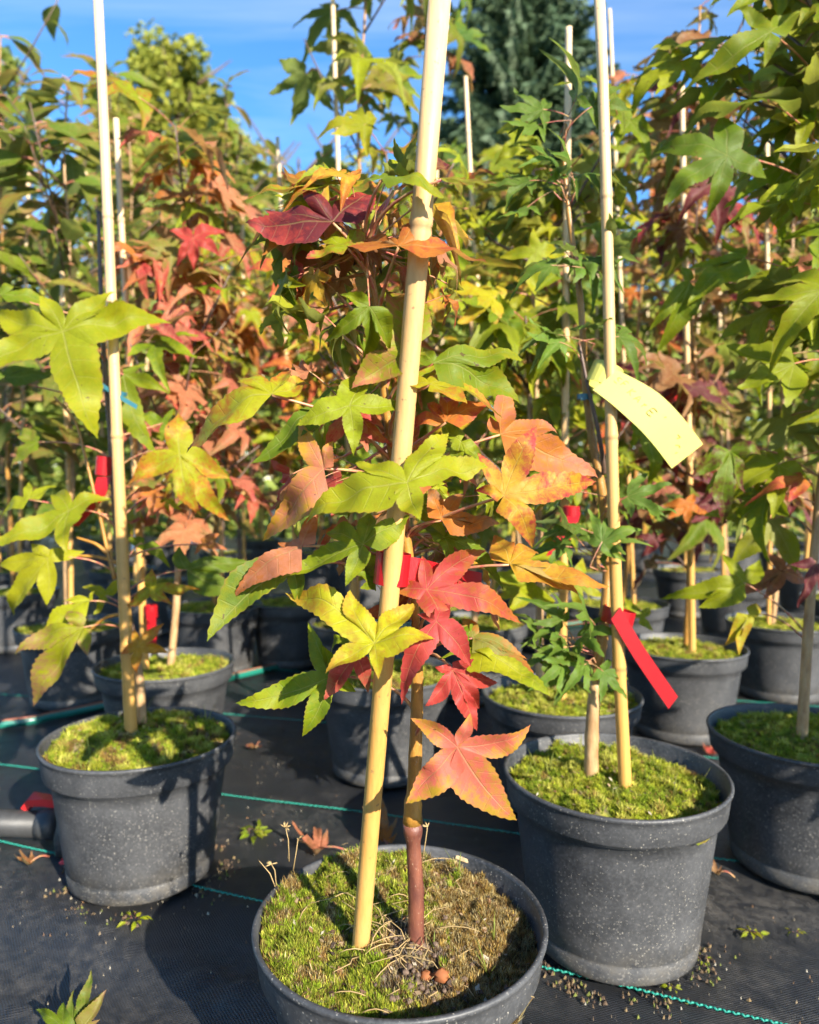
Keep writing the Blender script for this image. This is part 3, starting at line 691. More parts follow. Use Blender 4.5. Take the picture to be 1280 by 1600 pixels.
def crumb(seed, s, mat, p, sq=(1, 1, 1), rz=0, name='soil_crumb', parent=None, kind=None):
    m = MB(); vs_, fs = [], []; ns, nr = 9, 6
    for j in range(nr + 1):
        for k in range(ns):
            th, q = pi * j / nr, 2 * pi * k / ns; v = Vector((sin(th) * cos(q) * sq[0], sin(th) * sin(q) * sq[1], cos(th) * sq[2])); v *= s * (1 + 0.55 * N(v.x * 1.9 + seed, v.y * 1.9, v.z * 1.9) + 0.25 * N(v.x * 5 + seed, v.y * 5, v.z * 5))
            vs_.append((v.x * cos(rz) - v.y * sin(rz), v.x * sin(rz) + v.y * cos(rz), v.z))
    for j in range(nr):
        for k in range(ns): k2 = (k + 1) % ns; fs.append((j * ns + k, (j + 1) * ns + k, (j + 1) * ns + k2, j * ns + k2))
    m.add(vs_, fs); return obj(name, m.mesh(name, [mat]), parent, p, kind)
M_SOIL = mat_plain('soil', (0.13, 0.09, 0.065), 0.95, 0.15, 0.6, 220, 0.9)
for i in range(110):
    x, y = rs.gauss(0.02, 0.03), rs.gauss(-0.05, 0.03)
    if math.hypot(x, y) < 0.115: crumb(i, rs.uniform(0.0009, 0.0032), M_SOIL, (x, y, HA(x, y) + 0.001), (1, rs.uniform(.7, 1.3), .8), 0, 'soil_crumb', A)
def onA(px, py):
    g = ground_at(px, py, 0.165); x, y = g.x - A.location.x, g.y - A.location.y
    return Vector((g.x, g.y, HA(x, y)))
tag(crumb(2, 0.0058, M_NUT, onA(666, 1512) + Vector((0, 0, .004)), (1, .8, .75), .4, 'nut_shell'), 'left one of two small brown nut shells on the front pot soil', 'nut shell', 'nut shells on the front pot')
tag(crumb(8, 0.0066, M_NUT, onA(690, 1518) + Vector((0, 0, .004)), (1.1, .8, .75), .2, 'nut_shell'), 'right one of two small brown nut shells on the front pot soil', 'nut shell', 'nut shells on the front pot')
m = MB(); pw = onA(738, 1357) + Vector((0, 0, .004)); m.tube([pw + Vector((-.017, .004, .002)), pw + Vector((-.006, .001, .001)), pw + Vector((.007, -.003, 0)), pw + Vector((.018, -.008, -.001))], [.002, .0042, .0045, .0028], 7)
tag(obj('wood_chip', m.mesh('wood_chip', [M_WOOD], False)), 'pale splinter of wood lying on the moss of the front pot', 'wood chip')

# ---- right tree with the yellow tag
rnd = random.Random(12)
B = potted('potted_tree', 0, 0, 'potted sweetgum with small dark green leaves, yellow tag tied to its cane')
pb = at(960, 1200, 0.905); B.location = (pb.x, 0.905, 0)
obj('pot', pot_mesh(0.138, 0.213, 3), B, (0, 0, 0))
mdb, tfb, HB = moss_geo(0.129, 0.188, 12, 0.016, (-0.006, 0.006), moss_green(12, 0.12), 9000, bl=0.0058)
obj('moss_bed', mdb, B, (0, 0, 0)); obj('moss', tfb, B, (0, 0, 0), kind='stuff')
polyB = [at(924, 1215, .908), at(925, 1150, .908), at(930, 1075, .908), at(943, 980, .912), at(950, 880, .922), at(941, 770, .92), at(926, 690, .92), at(915, 600, .918), at(907, 470, .915), at(889, 335, .912), at(881, 240, .91), at(884, 195, .91)]
me, plB = stem_mesh(polyB, 0.0095, 0.0022, rnd, 12, [M_BARK_TAN, M_BARK_YEL], split=0.2); obj('trunk', me, B)
obj('bamboo_cane', cane_mesh(at(980, 1250, .885) - Vector((0, 0, .02)), at(932, -30, .87), 0.0079, 0.0062, rnd, 0.27), B)
m = MB(); m.tube(spline([at(905, 535, .895), at(918, 600, .893), at(932, 660, .893), at(942, 715, .9), at(944, 740, .91)], 4), [0.0017 + 0.0001 * i for i in range(17)], 7); obj('branch', m.mesh('branch', [M_BARK_DK]), B)
def cluster(root, poly, pts, tmpl, rnd, depth, sz, cols, spread=1.0):
    for (px, py, dx, dy) in pts:
        c = at(px, py, depth + rnd.uniform(-.02, .02)); od = Vector((dx + rnd.gauss(0, .15), rnd.gauss(-.25, .35), dy + rnd.gauss(0, .15)))
        s = sz * rnd.uniform(.85, 1.15); a = c - od.normalized() * s * .75
        place_leaf(root, a, od, s, tmpl, cols, rnd, 0)
        n = near_on(poly, a.z - 0.012); mm = MB(); mm.tube([n, n.lerp(a, .5) + Vector((0, 0, -.002)), a], [.0011, .0009, .0007], 5); obj('twig', mm.mesh('twig', [M_PET]), root)
cluster(B, plB, [(860,1000,-.7,.3),(880,975,-.5,.6),(895,1035,-.4,.2),(850,1030,-.9,.1),(880,1060,-.6,0),(838,985,-1,.1),(905,968,-.2,.4),(885,1012,-.7,-.1),(905,1050,-.3,-.3),(938,1055,.4,-.3),(868,1045,-.9,-.3),(915,832,-.6,.1),(872,862,-1,0),(890,840,-.8,.3),(962,862,.8,.2),(945,845,.2,.5),(1002,800,1,.1),(985,785,.8,.4),(925,1000,.3,.2),
   (845,185,-1,.1),(893,160,.2,.8),(925,180,.8,.4),(848,200,-.8,-.2),(862,268,-.8,.3),(908,285,.7,0),(828,298,-1,0),(832,325,-.8,-.5),(880,262,-.2,.5),(886,405,-.6,-.1),(924,420,.7,-.2),(945,395,.8,.5),(870,418,-1,0),(905,430,.2,-.5),(880,528,-.9,.1),(925,525,.5,.2),(955,530,.9,0),(865,545,-.9,-.2),(900,770,-.6,.4)],
   STARN, rnd, .89, 0.047, ((0.125, 0.22, 0.03), (0.17, 0.27, 0.03)))
tie(B, at(914, 620, .912), (0, 0, 1), 0.009, 0.003, [at(908, 622, .9), at(920, 620, .9), at(925, 628, .9)])
# yellow tag
def ringband(m, c, ax, ra, rb, hw, thick, n=22, a0=0.0, a1=2 * pi, mat=0, ux=None):
    ax = Vector(ax).normalized(); u = (Vector(ux) if ux else Vector((1, 0, 0))); u = (u - ax * u.dot(ax)).normalized(); v = ax.cross(u)
    pts = [Vector(c) + u * cos(lerp(a0, a1, i / n)) * ra + v * sin(lerp(a0, a1, i / n)) * rb for i in range(n + 1)]
    m.ribbon(pts, [ax * hw] * (n + 1), thick, mat)
yt = empty('plant_tag', at(945, 588, .885)); tag(yt, 'yellow plastic tag with faded handwriting looped round the right cane', 'plant tag')
m = MB(); ringband(m, at(944, 588, .895), (0.45, 0, 1), 0.0185, 0.021, 0.013, 0.0009)
obj('loop', m.mesh('loop', [M_TAGYEL], False), yt)
p0, p1 = at(946, 594, .868), at(1074, 713, .862); wv = (at(1097, 693, .86) - at(1048, 731, .86)) * 0.5
m = MB(); ln = [p0.lerp(p1, t) + Vector((0.003 * sin(pi * t), -0.004 * sin(pi * t), 0.007 * sin(pi * t))) for t in [i / 12 for i in range(13)]]
m.ribbon(ln, [wv * min(1, .80 + .5 * i / 12) for i in range(13)], 0.0009); obj('strip', m.mesh('strip', [M_TAGYEL], False), yt)
def glyph(ch, pos, size, xd, yd, mat, parent):
    ST = {'S': [[(.9,.9),(.5,1),(.1,.8),(.4,.55),(.8,.35),(.6,.05),(.1,.1)]], 'F': [[(.1,0),(.2,1),(.8,1)],[(.15,.5),(.6,.52)]], 'K': [[(.1,0),(.2,1)],[(.8,1),(.2,.5),(.8,0)]], 'A': [[(0,0),(.45,1),(.85,0)],[(.2,.4),(.65,.4)]],
          'r': [[(.2,0),(.25,.7)],[(.25,.5),(.6,.75)]], 'E': [[(.9,1),(.15,1),(.1,0),(.85,0)],[(.12,.5),(.7,.52)]], '7': [[(.1,1),(.8,.95),(.5,.5)]], '^': [[(.1,.3),(.5,.7),(.9,.45)]], 'i': [[(.4,.1),(.55,.5)]]}
    m = MB(); nn = xd.cross(yd).normalized()
    for s in ST[ch]:
        pts = [pos + xd * x * size + yd * y * size for x, y in s]
        if len(pts) > 2: pts = spline(pts, 3)
        m.ribbon(pts, [((pts[min(i + 1, len(pts) - 1)] - pts[max(0, i - 1)]).normalized().cross(nn)) * 0.00045 for i in range(len(pts))], 0.0003)
    return obj('letter', m.mesh('letter', [mat], False), parent)
td = (p1 - p0).normalized(); wd = wv.normalized(); nv = td.cross(wd); nv = nv if nv.y < 0 else -nv
strip = [c for c in yt.children if c.name.startswith('strip')][0]
def on_tag(t, w):      # point just proud of the strip's front
    i = t * 12; k = min(11, int(i)); return ln[k].lerp(ln[k + 1], i - k) + wd * w + nv * 0.0009
for ch, t, w, mt, sz in (('S', .05, .004, M_INK, .0085), ('F', .12, .005, M_INK, .0075), ('K', .22, .001, M_INK, .008), ('A', .31, -.001, M_INK, .0075), ('r', .40, -.002, M_INK, .007), ('E', .48, -.0035, M_INKD, .009), ('i', .60, .006, M_INK, .006), ('7', .80, -.001, M_INK, .007), ('^', .86, -.0055, M_INK, .007), ('i', .90, -.010, M_INK, .006)):
    glyph(ch, on_tag(t, w), sz, td, wd, mt, strip)
def red_tag(name_label, c, ax, ra, rb, hw, line, whalf, group='red tags tied to the canes'):
    t = empty('plant_tag', c); tag(t, name_label, 'plant tag', group)
    m = MB(); ringband(m, c, ax, ra, rb, hw, 0.0008); obj('loop', m.mesh('loop', [M_TAGRED], False), t)
    m = MB(); l = spline(line, 5); m.ribbon(l, [Vector(whalf)] * len(l), 0.0009); obj('strip', m.mesh('strip', [M_TAGRED], False), t); return t
red_tag('glossy red tag hanging low on the right cane over its mossy pot', at(966, 963, .895), (0.25, 0, 1), 0.019, 0.020, 0.0095, [at(962, 958, .872), at(1000, 1022, .868), at(1052, 1098, .866)], (at(1062, 1083, .866) - at(1040, 1112, .866)) * .33)
red_tag('red tag wrapped round the front cane among red leaves', at(613, 888, .578), (0.1, 0, 1), 0.0135, 0.0145, 0.0125, [at(630, 890, .575), at(660, 895, .58), at(700, 905, .60), at(752, 915, .62)], (0, 0, .011))
# ---- left tree
rnd = random.Random(13)
Cc_ = potted('potted_tree', 0, 0, 'potted sweetgum at left with big yellow-green leaves and blue tie on its cane')
C = Cc_; pc = at(220, 1160, 1.06); C.location = (pc.x, 1.06, 0)
obj('pot', pot_mesh(0.137, 0.203, 5, 0.04), C, (0, 0, 0))
mdc, tfc, HC = moss_geo(0.128, 0.186, 17, 0.018, (-0.004, 0.008), moss_green(17, 0.3), 8000, bl=0.0062)
obj('moss_bed', mdc, C, (0, 0, 0)); obj('moss', tfc, C, (0, 0, 0), kind='stuff')
polyC = [at(222, 1130, 1.10), at(218, 1060, 1.10), at(204, 980, 1.10), at(190, 900, 1.10), at(180, 800, 1.10), at(174, 700, 1.10), at(163, 560, 1.10), at(157, 430, 1.10), at(154, 330, 1.10)]
me, plC = stem_mesh(polyC, 0.0075, 0.0025, rnd, 10, [M_BARK_TAN, M_BARK_DK], split=0.2); obj('trunk', me, C)
for br in ([(180, 905), (168, 860), (155, 800), (135, 720), (118, 660), (85, 620)], [(168, 865), (150, 850), (120, 840)], [(186, 880), (150, 870), (95, 868)], [(190, 960), (165, 965), (140, 985)]):
    m = MB(); q = spline([at(x, y, 1.09) for x, y in br], 4); m.tube(q, [lerp(.0034, .0014, i / len(q)) for i in range(len(q))], 7); obj('branch', m.mesh('branch', [M_BARK_YEL]), C)
obj('bamboo_cane', cane_mesh(at(207, 1170, 1.07) - Vector((0, 0, .02)), at(151, -30, 1.06), 0.0093, 0.0063, rnd, 0.30), C)
LL = [
 (98,518,1.02,[(237,462),(172,448),(146,668),(-32,578),(-30,468),(58,462)],'YG','Y',.3,0), (193,585,1.12,[(260,605),(242,692),(225,560)],'G','YG',.4),
 (281,710,1.05,[(268,638),(197,754),(316,801),(352,800),(357,742)],'Y','O',.3), (240,765,1.08,[(206,781),(242,803),(262,760)],'O','P',.5), (262,780,1.09,[(282,795),(262,802),(246,783)],'Y','Y',.2),
 (108,798,1.05,[(-2,850),(162,770),(60,760),(120,860)],'YG','Y',.6), (75,872,1.04,[(-20,948),(116,855),(70,941),(-15,878),(42,848)],'Y','Y',.3,.05), (45,780,1.08,[(-12,792),(66,744),(30,750)],'YG','YG',.8),
 (130,980,1.03,[(30,1076),(141,1019),(19,1016),(96,955)],'YG','B',.5,.05), (140,938,1.06,[(60,976),(146,928),(95,940)],'Y','Y',1.0), (292,890,1.10,[(392,874),(381,922),(272,850)],'GR','G',.3),
 (316,850,1.07,[(336,827),(354,854),(306,866)],'O','P',.5), (236,920,1.06,[(198,937),(228,888),(307,906),(270,935)],'Y','O',.8), (216,1010,1.035,[(246,974),(258,1021),(214,1052),(187,1022),(206,982)],'GO','O',.2),
 (0,460,1.1,[(86,445),(20,438)],'G','YG',1.0), (5,590,1.1,[(78,560),(-40,580),(40,560)],'GR','G',.5), (150,760,1.12,[(95,790),(165,745)],'G','YG',.9), (165,930,1.13,[(120,915),(185,905),(150,955)],'YG','Y',.8), (225,850,1.14,[(190,840),(262,868)],'G','YG',.8),
 (255,660,1.12,[(205,640),(270,640),(290,690)],'G','YG',.6), (60,690,1.12,[(20,720),(10,670)],'G','OL',.8)]
for s in LL: hero_leaf(C, plC, s, rnd)
tie(C, at(178, 612, 1.085), (0.25, 0, 1), 0.018, 0.003, [at(152, 596, 1.068), at(180, 616, 1.062), at(214, 636, 1.06)])
red_tag('red tag hanging from the left cane behind a green leaf', at(164, 728, 1.10), (0.1, 0, 1), 0.0125, 0.013, 0.014, [at(163, 745, 1.09), at(150, 780, 1.09), at(112, 822, 1.10)], (at(118, 808, 1.09) - at(100, 808, 1.09)) * .62)

# ---- the generic potted tree, every one grown on its own
MIX = {'red': [('O', 'P', 3), ('P', 'R', 3), ('R', 'R', 1), ('OL', 'P', 3), ('YG', 'O', 2), ('P', 'B', 2), ('G', 'YG', 1)],
       'mix': [('YG', 'Y', 3), ('G', 'YG', 3), ('Y', 'O', 2), ('P', 'B', 2), ('O', 'R', 1.5), ('GO', 'O', 1)],
       'lime': [('YG', 'Y', 4), ('G', 'YG', 3), ('Y', 'GO', 1)],
       'bright': [('YG', 'YG', 4), ('G', 'YG', 4), ('Y', 'YG', 1), ('OL', 'YG', 1)],
       'green': [('G', 'YG', 3), ('GR', 'G', 4), ('YG', 'YG', 2), ('OL', 'YG', 1)],
       'maroon': [('M', 'D', 3), ('D', 'R', 2), ('BR', 'B', 2), ('OL', 'BR', 1.5), ('G', 'OL', 1.5)],
       'brown': [('OL', 'B', 3), ('G', 'OL', 2), ('BR', 'P', 2), ('DG', 'G', 2)],
       'plum': [('OL', 'BR', 3), ('GR', 'OL', 5), ('G', 'OL', 3), ('B', 'OL', 1)]}
NPL = [0]
def grow(px, d, H, pal, n, lab, cane=None, lo=0.5, size=0.075, tmpl=STAR, spread=0.17, seed=None, group='potted trees in the rows behind', x=None, lean=0.03, bark=None, cr=0.0068):
    n = int(n * 1.5); NPL[0] += 1; rnd = random.Random(seed or 500 + NPL[0] * 13)
    if x is None: x = (px - 640) / F * d
    t = potted('potted_tree', x, d, lab, group); i = rnd.randrange(3)
    rz = rnd.uniform(0, 6.28)
    for nm, me, kd in (('pot', POTS[i], None), ('moss_bed', MOSS[i][0], None), ('moss', MOSS[i][1], 'stuff')):
        o = obj(nm, me, t, (0, 0, 0), kd); o.rotation_euler.z = rz
    bx, by = x + rnd.uniform(-.03, .03), d + rnd.uniform(-.02, .03); lx, ly = rnd.gauss(0, lean), rnd.gauss(0, lean)
    poly = [Vector((bx + lx * f + rnd.gauss(0, .006), by + ly * f + rnd.gauss(0, .006), 0.17 + (H - .17) * f)) for f in [k / 7 for k in range(8)]]
    me, pl = stem_mesh(poly, 0.0085, 0.0022, rnd, 8, [bark or rnd.choice((M_BARK_TAN, M_BARK_DK, M_BARK_YEL))])
    obj('trunk', me, t)
    if cane is not False:
        if cane: top = at(cane[0], cane[1], d - .03); bs = Vector((x + (rnd.uniform(.02, .05) if len(cane) < 3 else cane[2]), d - .03, .17))
        else: bs = Vector((bx + rnd.choice((-1, 1)) * rnd.uniform(.02, .04), by - .03, .17)); top = Vector((bs.x + rnd.gauss(0, .05), bs.y + rnd.gauss(0, .03), H * rnd.uniform(.6, .85)))
        obj('bamboo_cane', cane_mesh(bs, top, cr * rnd.uniform(.9, 1.15), cr * .82, rnd, .28), t)
    cols = [(PAL[a], PAL[b]) for a, b, w in MIX[pal]]; ws = [w for a, b, w in MIX[pal]]
    br = MB(); nb = 0; tw = []
    for k in range(max(3, n // 9)):
        z = rnd.uniform(max(lo, .3), H * .9); p = near_on(pl, z); q = rnd.uniform(0, 6.28); ln_ = spread * rnd.uniform(.5, 1.1)
        e = p + Vector((cos(q) * ln_, sin(q) * ln_, ln_ * rnd.uniform(.5, 1.2))); e.z = min(e.z, H + .05)
        br = MB(); br.tube([p, p.lerp(e, .5) + Vector((0, 0, -.012)), e], [.0032, .0025, .0015], 5); tw.append((p, e)); obj('branch', br.mesh('branch', [M_BARK_DK]), t)
    for k in range(n):
        if rnd.random() < .6: a, e = rnd.choice(tw); p = a.lerp(e, rnd.uniform(.35, 1))
        else: p = near_on(pl, lerp(lo, H, rnd.random() ** .85)) if rnd.random() < .93 else pl[-1]
        q = k * 2.399 + rnd.uniform(-.5, .5); od = Vector((cos(q), sin(q), rnd.uniform(-.35, .65)))
        place_leaf(t, p, od, size * rnd.uniform(.65, 1.35), tmpl, rnd.choices(cols, ws)[0], rnd)
    return t
g1 = 'second row of potted sweetgums'
P1 = grow(255, 1.50, 1.20, 'red', 78, 'red and pink leaved potted sweetgum right behind the left pot', (182, 185, -.03), .42, .072, seed=1)
P2 = grow(602, 1.44, 1.18, 'mix', 72, 'potted sweetgum hidden behind the front cane, grey pot left of the trunk', False, .45, .07, seed=2)
P3 = grow(880, 1.29, 1.12, 'lime', 60, 'lime green potted sweetgum directly behind the yellow tagged one', (889, 45, -.005), .36, .074, seed=3)
P4 = grow(1070, 1.66, 1.62, 'maroon', 82, 'potted sweetgum with maroon top leaves, pot behind the hanging red tag', (1066, 128, .012), .36, .085, seed=4)
P5 = grow(1225, 1.95, 1.75, 'brown', 75, 'brownish leaved potted sweetgum, pot between the two at far right', None, .42, .085, seed=5)
rnd = random.Random(14)
P6 = grow(1270, 1.085, 1.42, 'bright', 105, 'large green leaved potted sweetgum cut by the right picture edge', False, .52, .078, seed=6, spread=.2, bark=M_BARK_TAN)
polyR = [Vector((P6.location.x + .01, 1.1, .2)), Vector((P6.location.x + .01, 1.1, 1.4))]
for s in [(1204,50,1.0,[(1080,103),(1160,-12),(1196,98),(1262,5)],'G','YG',.3), (1136,242,1.03,[(1042,206),(1141,160),(1042,312),(1118,322),(1202,272)],'GR','G',.2), (1200,155,1.02,[(1090,115),(1272,130),(1180,128)],'G','YG',1.8),
 (1165,402,1.04,[(1085,396),(1135,362),(1080,455)],'G','YG',.5), (1078,440,1.06,[(1018,505),(1040,525),(1070,410)],'G','YG',.3), (1141,704,1.05,[(1131,815),(1082,742),(1187,712),(1165,765)],'G','D',.3,.02),
 (1203,812,1.14,[(1160,768),(1102,804),(1145,882),(1252,892),(1247,815)],'OL','YG',.2), (1163,910,1.05,[(1052,914),(1142,864),(1197,874),(1094,940)],'YG','YG',.5,0,(1270,1005,1.1)), (1255,745,1.05,[(1170,761),(1222,776),(1240,733)],'O','R',.9),
 (1170,960,1.06,[(1134,996),(1150,1012),(1202,943)],'Y','GO',.6,.05,(1268,1010,1.1)), (1222,892,1.2,[(1150,925),(1190,932),(1272,905),(1215,860)],'BR','P',.4), (1275,880,1.0,[(1240,880),(1290,930),(1255,945)],'M','D',.3)]:
    hero_leaf(P6, polyR, s, rnd)
for s in [(1075,790,1.55,[(1040,786),(1040,812),(1070,818),(1112,799),(1090,768)],'O','O',.4), (1025,842,1.6,[(992,838),(1004,866),(1048,838),(1025,822)],'D','D',.4)]: hero_leaf(P4, [Vector((P4.location.x, 1.66, .2)), Vector((P4.location.x, 1.66, 1.5))], s, rnd)
for s in [(302,372,1.4,[(264,360),(272,408),(300,416),(342,398),(348,352)],'R','R',.2), (222,415,1.42,[(206,440),(226,462),(248,432),(222,392)],'R','P',.2), (285,520,1.42,[(243,545),(295,562),(330,530),(280,490)],'P','R',.3), (305,300,1.45,[(222,302),(285,280),(385,312),(330,285)],'BR','O',1.2), (455,375,1.4,[(385,360),(415,425),(440,345),(490,378)],'YG','Y',.4)]:
    hero_leaf(P1, [Vector((P1.location.x, 1.5, .2)), Vector((P1.location.x, 1.5, 1.2))], s, rnd)
for s in [(838,393,1.2,[(782,392),(833,360),(888,392),(835,465)],'YG','Y',.2), (812,218,1.2,[(782,172),(811,160),(848,225),(775,245)],'YG','YG',.3), (765,455,1.25,[(722,475),(770,430),(790,450),(768,500)],'YG','Y',.3), (680,470,1.3,[(655,480),(685,445),(695,510),(668,455)],'GO','O',.3), (900,905,1.15,[(862,905),(915,870),(945,930),(905,955)],'YG','Y',.3), (1000,965,1.18,[(985,930),(1020,985),(1025,945)],'YG','Y',.3), (985,190,1.15,[(950,155),(1025,195),(1010,255),(960,235)],'G','YG',.5), (1000,660,1.15,[(975,600),(1015,755),(985,700)],'G','YG',.3), (880,830,1.12,[(840,855),(900,800),(905,860)],'YG','Y',.3)]:
    hero_leaf(P3, [Vector((P3.location.x, 1.29, .2)), Vector((P3.location.x, 1.29, 1.1))], s, rnd)
red_tag('red tag behind the orange leaf, left of the right stem', at(893, 800, 1.12), (0, 0, 1), 0.012, 0.012, 0.009, [at(893, 805, 1.11), at(885, 830, 1.10), at(868, 865, 1.10)], (.014, 0, .004))
red_tag('dark red tag low on the cane of the red leaved tree at left', at(236, 955, 1.46), (0, 0, 1), 0.012, 0.012, 0.012, [at(236, 955, 1.44), at(237, 985, 1.44), at(238, 1012, 1.44)], (.009, 0, 0))
red_tag('short red tag on the cane with maroon leaves', at(1072, 610, 1.6), (.3, 0, 1), 0.014, 0.014, 0.009, [at(1068, 610, 1.58), at(1050, 622, 1.57), at(1035, 632, 1.57)], (.003, 0, .012))
grow(110, 1.90, 1.60, 'plum', 100, 'potted plum tree with olive oval leaves, dark pot at left edge', None, .5, .12, OVAL, .24)
grow(335, 2.20, 1.35, 'red', 55, 'rusty red potted sweetgum in the shade behind the left rows', None, .45, .08)
grow(455, 2.30, 1.45, 'mix', 58, 'yellow and salmon potted sweetgum left of the front cane', (432, 215), .45, .08)
grow(565, 1.95, 2.05, 'green', 17, 'tall potted sweetgum with dark leaves against the sky', (520, -20, -.02), 1.3, .115, seed=77)
grow(655, 2.20, 2.05, 'brown', 26, 'tall olive and salmon leaved potted sweetgum right of the front cane top', None, 1.2, .085, seed=78)
grow(745, 1.95, 1.35, 'lime', 55, 'yellow-green potted sweetgum between front cane and right cane', (729, 120), .34, .08)
grow(835, 2.55, 1.6, 'mix', 55, 'mixed autumn coloured potted sweetgum under the spruce', None, .36, .085)
grow(975, 2.25, 1.75, 'mix', 55, 'potted sweetgum with thin cane rising into the blue gap', (952, 15), .36, .085)
grow(1150, 2.65, 1.9, 'maroon', 55, 'maroon leaved potted sweetgum deep in the right rows', None, .36, .085)
grow(1330, 2.35, 2.0, 'green', 55, 'tall green potted sweetgum beyond the right picture edge', None, .7, .085)
grow(230, 2.75, 1.9, 'plum', 110, 'tall potted plum with drooping oval leaves left of the round tree', None, .6, .125, OVAL, .27)
grow(20, 2.5, 2.05, 'plum', 115, 'tallest potted plum at the left picture edge', None, .6, .13, OVAL, .28)
ORD = ['first', 'second', 'third', 'fourth', 'fifth', 'sixth', 'seventh', 'eighth', 'ninth', 'tenth', 'eleventh', 'twelfth', 'thirteenth']
rr_ = random.Random(99)
for ri, (y, rowname) in enumerate(((3.15, 'fifth'), (3.8, 'sixth'), (4.6, 'seventh'))):
    half = .60 * y; n = int(2 * half / .46); pls = []
    for i in range(n):
        x = -half + (i + .5) * 2 * half / n + rr_.uniform(-.06, .06); px = 640 + x * F / y
        plum = px < 400 or (px < 520 and rr_.random() < .5); pal = 'plum' if plum else rr_.choice(('mix', 'lime', 'green', 'red') if px < 900 else ('green', 'mix', 'maroon', 'brown'))
        H = rr_.uniform(1.9, 2.35) if plum else rr_.uniform(1.5, 2.0)
        nm = {'plum': 'olive leaved plum', 'mix': 'mixed colour sweetgum', 'lime': 'lime sweetgum', 'green': 'green sweetgum', 'red': 'red sweetgum', 'maroon': 'maroon sweetgum', 'brown': 'brownish sweetgum'}[pal]
        grow(0, y + rr_.uniform(-.1, .1), H + .1 * ri, pal, (92 if plum else 62) - 6 * ri, f'potted {nm}, {ORD[i]} from left in the {rowname} row back', None, .4, (.13 if plum else .09), OVAL if plum else STAR, .24, x=x) if (i + ri) % 5 < 3 else grow(0, y + .05, H + .1 * ri, pal, (92 if plum else 62) - 6 * ri, f'potted {nm}, {ORD[i]} from left in the {rowname} row back', False, .4, (.13 if plum else .09), OVAL if plum else STAR, .24, x=x)
# a neighbour just outside the frame whose shade falls on the far-right pot
grow(0, .70, .70, 'green', 50, 'green potted sweetgum standing right of the picture edge', None, .25, .085, x=.92, spread=.16)

# ------------------------------------------------------------------ hose, pipe, fallen leaves, weeds
h = empty('garden_hose', (-.95, 1.7, 0)); tag(h, 'green hose with copper stripe lying across the black fabric at left', 'hose')
hp = spline([(-1.5, 1.50, .011), ground_at(-10, 1140) + Vector((0, 0, .011)), ground_at(90, 1124) + Vector((0, 0, .011)), ground_at(175, 1106) + Vector((0, 0, .011)), ground_at(370, 1062) + Vector((0, 0, .011)), ground_at(470, 1040) + Vector((0, 0, .011)), (.1, 2.55, .011), (.7, 2.9, .011)], 8)
m = MB(); m.tube(hp, .0105, 12); obj('tube', m.mesh('tube', [M_HOSE]), h)
m = MB(); m.ribbon([p + Vector((0.0, -.0045, .0098)) for p in hp], [Vector((-.004, .010, .004)).normalized() * .0032] * len(hp), .001); obj('stripe', m.mesh('stripe', [M_HOSE2]), h)
ip = empty('irrigation_pipe', (-.55, 1.16, 0)); tag(ip, 'black irrigation pipe with red valve handle beside the left pot', 'pipe')
m = MB(); m.tube([(-1.3, 1.185, .024), (-1.0, 1.18, .024), (-.75, 1.165, .024), (-.565, 1.155, .024)], .0205, 18); obj('pipe', m.mesh('pipe', [M_BLACK]), ip)
m = MB(); m.tube([(-.592, 1.1565, .024), (-.578, 1.156, .024), (-.561, 1.155, .024)], [.0232, .024, .023], 18)
m.tube([(-.535, 1.115, -.004), (-.534, 1.117, .02), (-.530, 1.12, .05), (-.526, 1.122, .066)], [.013, .016, .014, .005], 16); obj('elbow', m.mesh('elbow', [M_BLACK]), ip)
m = MB(); m.ribbon([(-.62, 1.172, .044), (-.612, 1.172, .058), (-.59, 1.172, .056), (-.565, 1.172, .051), (-.535, 1.172, .049)], [(0, .010, 0), (0, .012, .002), (0, .010, 0), (0, .007, 0), (0, .007, 0)], .012); obj('valve_handle', m.mesh('valve_handle', [M_RED], False), ip)
cp = at(101, 1360, 1.09)
m = MB(); m.tube([cp + Vector((0, .02, .004)), cp + Vector((0, .002, .001)), cp, cp + Vector((0, -.001, 0))], [.0135, .0138, .012, .0085], 18); m.tube([cp + Vector((0, -.001, 0)), cp + Vector((0, -.0025, 0))], [.0045, .004], 12); obj('end_cap', m.mesh('end_cap', [M_RED]), ip)

def fallen(p, size, cols, rz, label, curl=1.2, seed=0, flip=False):
    r = random.Random(900 + seed); tips = []
    for a, l in ((0, 1), (50, .9), (-50, .9), (100, .6), (-100, .6)):
        a = R(a + r.uniform(-10, 10)); l *= r.uniform(.8, 1.1); tips.append((sin(a) * l, cos(a) * l))
    vs_, fs, uv = leaf_geo(tips, r, 8, droop=-curl, fold=.3, wave=.3); m = MB()
    zmin = min(v[2] for v in vs_) * size; m.add([Vector(v) * size - Vector((0, 0, zmin)) for v in vs_], fs, 0, uv)
    m.tube([Vector((0, -t * size * 1.1, -zmin * (1 - t) + .006 * sin(pi * t))) + Vector((.2 * size * t * t, 0, 0.001)) for t in (0, .25, .5, .75, 1)], .0011, 5, 1)
    o = obj('fallen_leaf', m.mesh('fallen_leaf', [M_LEAF, M_PET])); o.location = Vector(p) + Vector((0, 0, .002)); o.rotation_euler.z = rz
    setcol(o, PAL[cols[0]], PAL[cols[1]], .1); tag(o, label, 'fallen leaf', 'dead leaves on the ground fabric')
fallen(ground_at(48, 1352), .024, ('BR', 'B'), 2.2, 'curled rusty dead leaf in front of the black pipe', 1.0, 1)
fallen(ground_at(1122, 1368), .020, ('B', 'BR'), .9, 'curled brown dead leaf with long stalk beside the right pot', 1.1, 2)
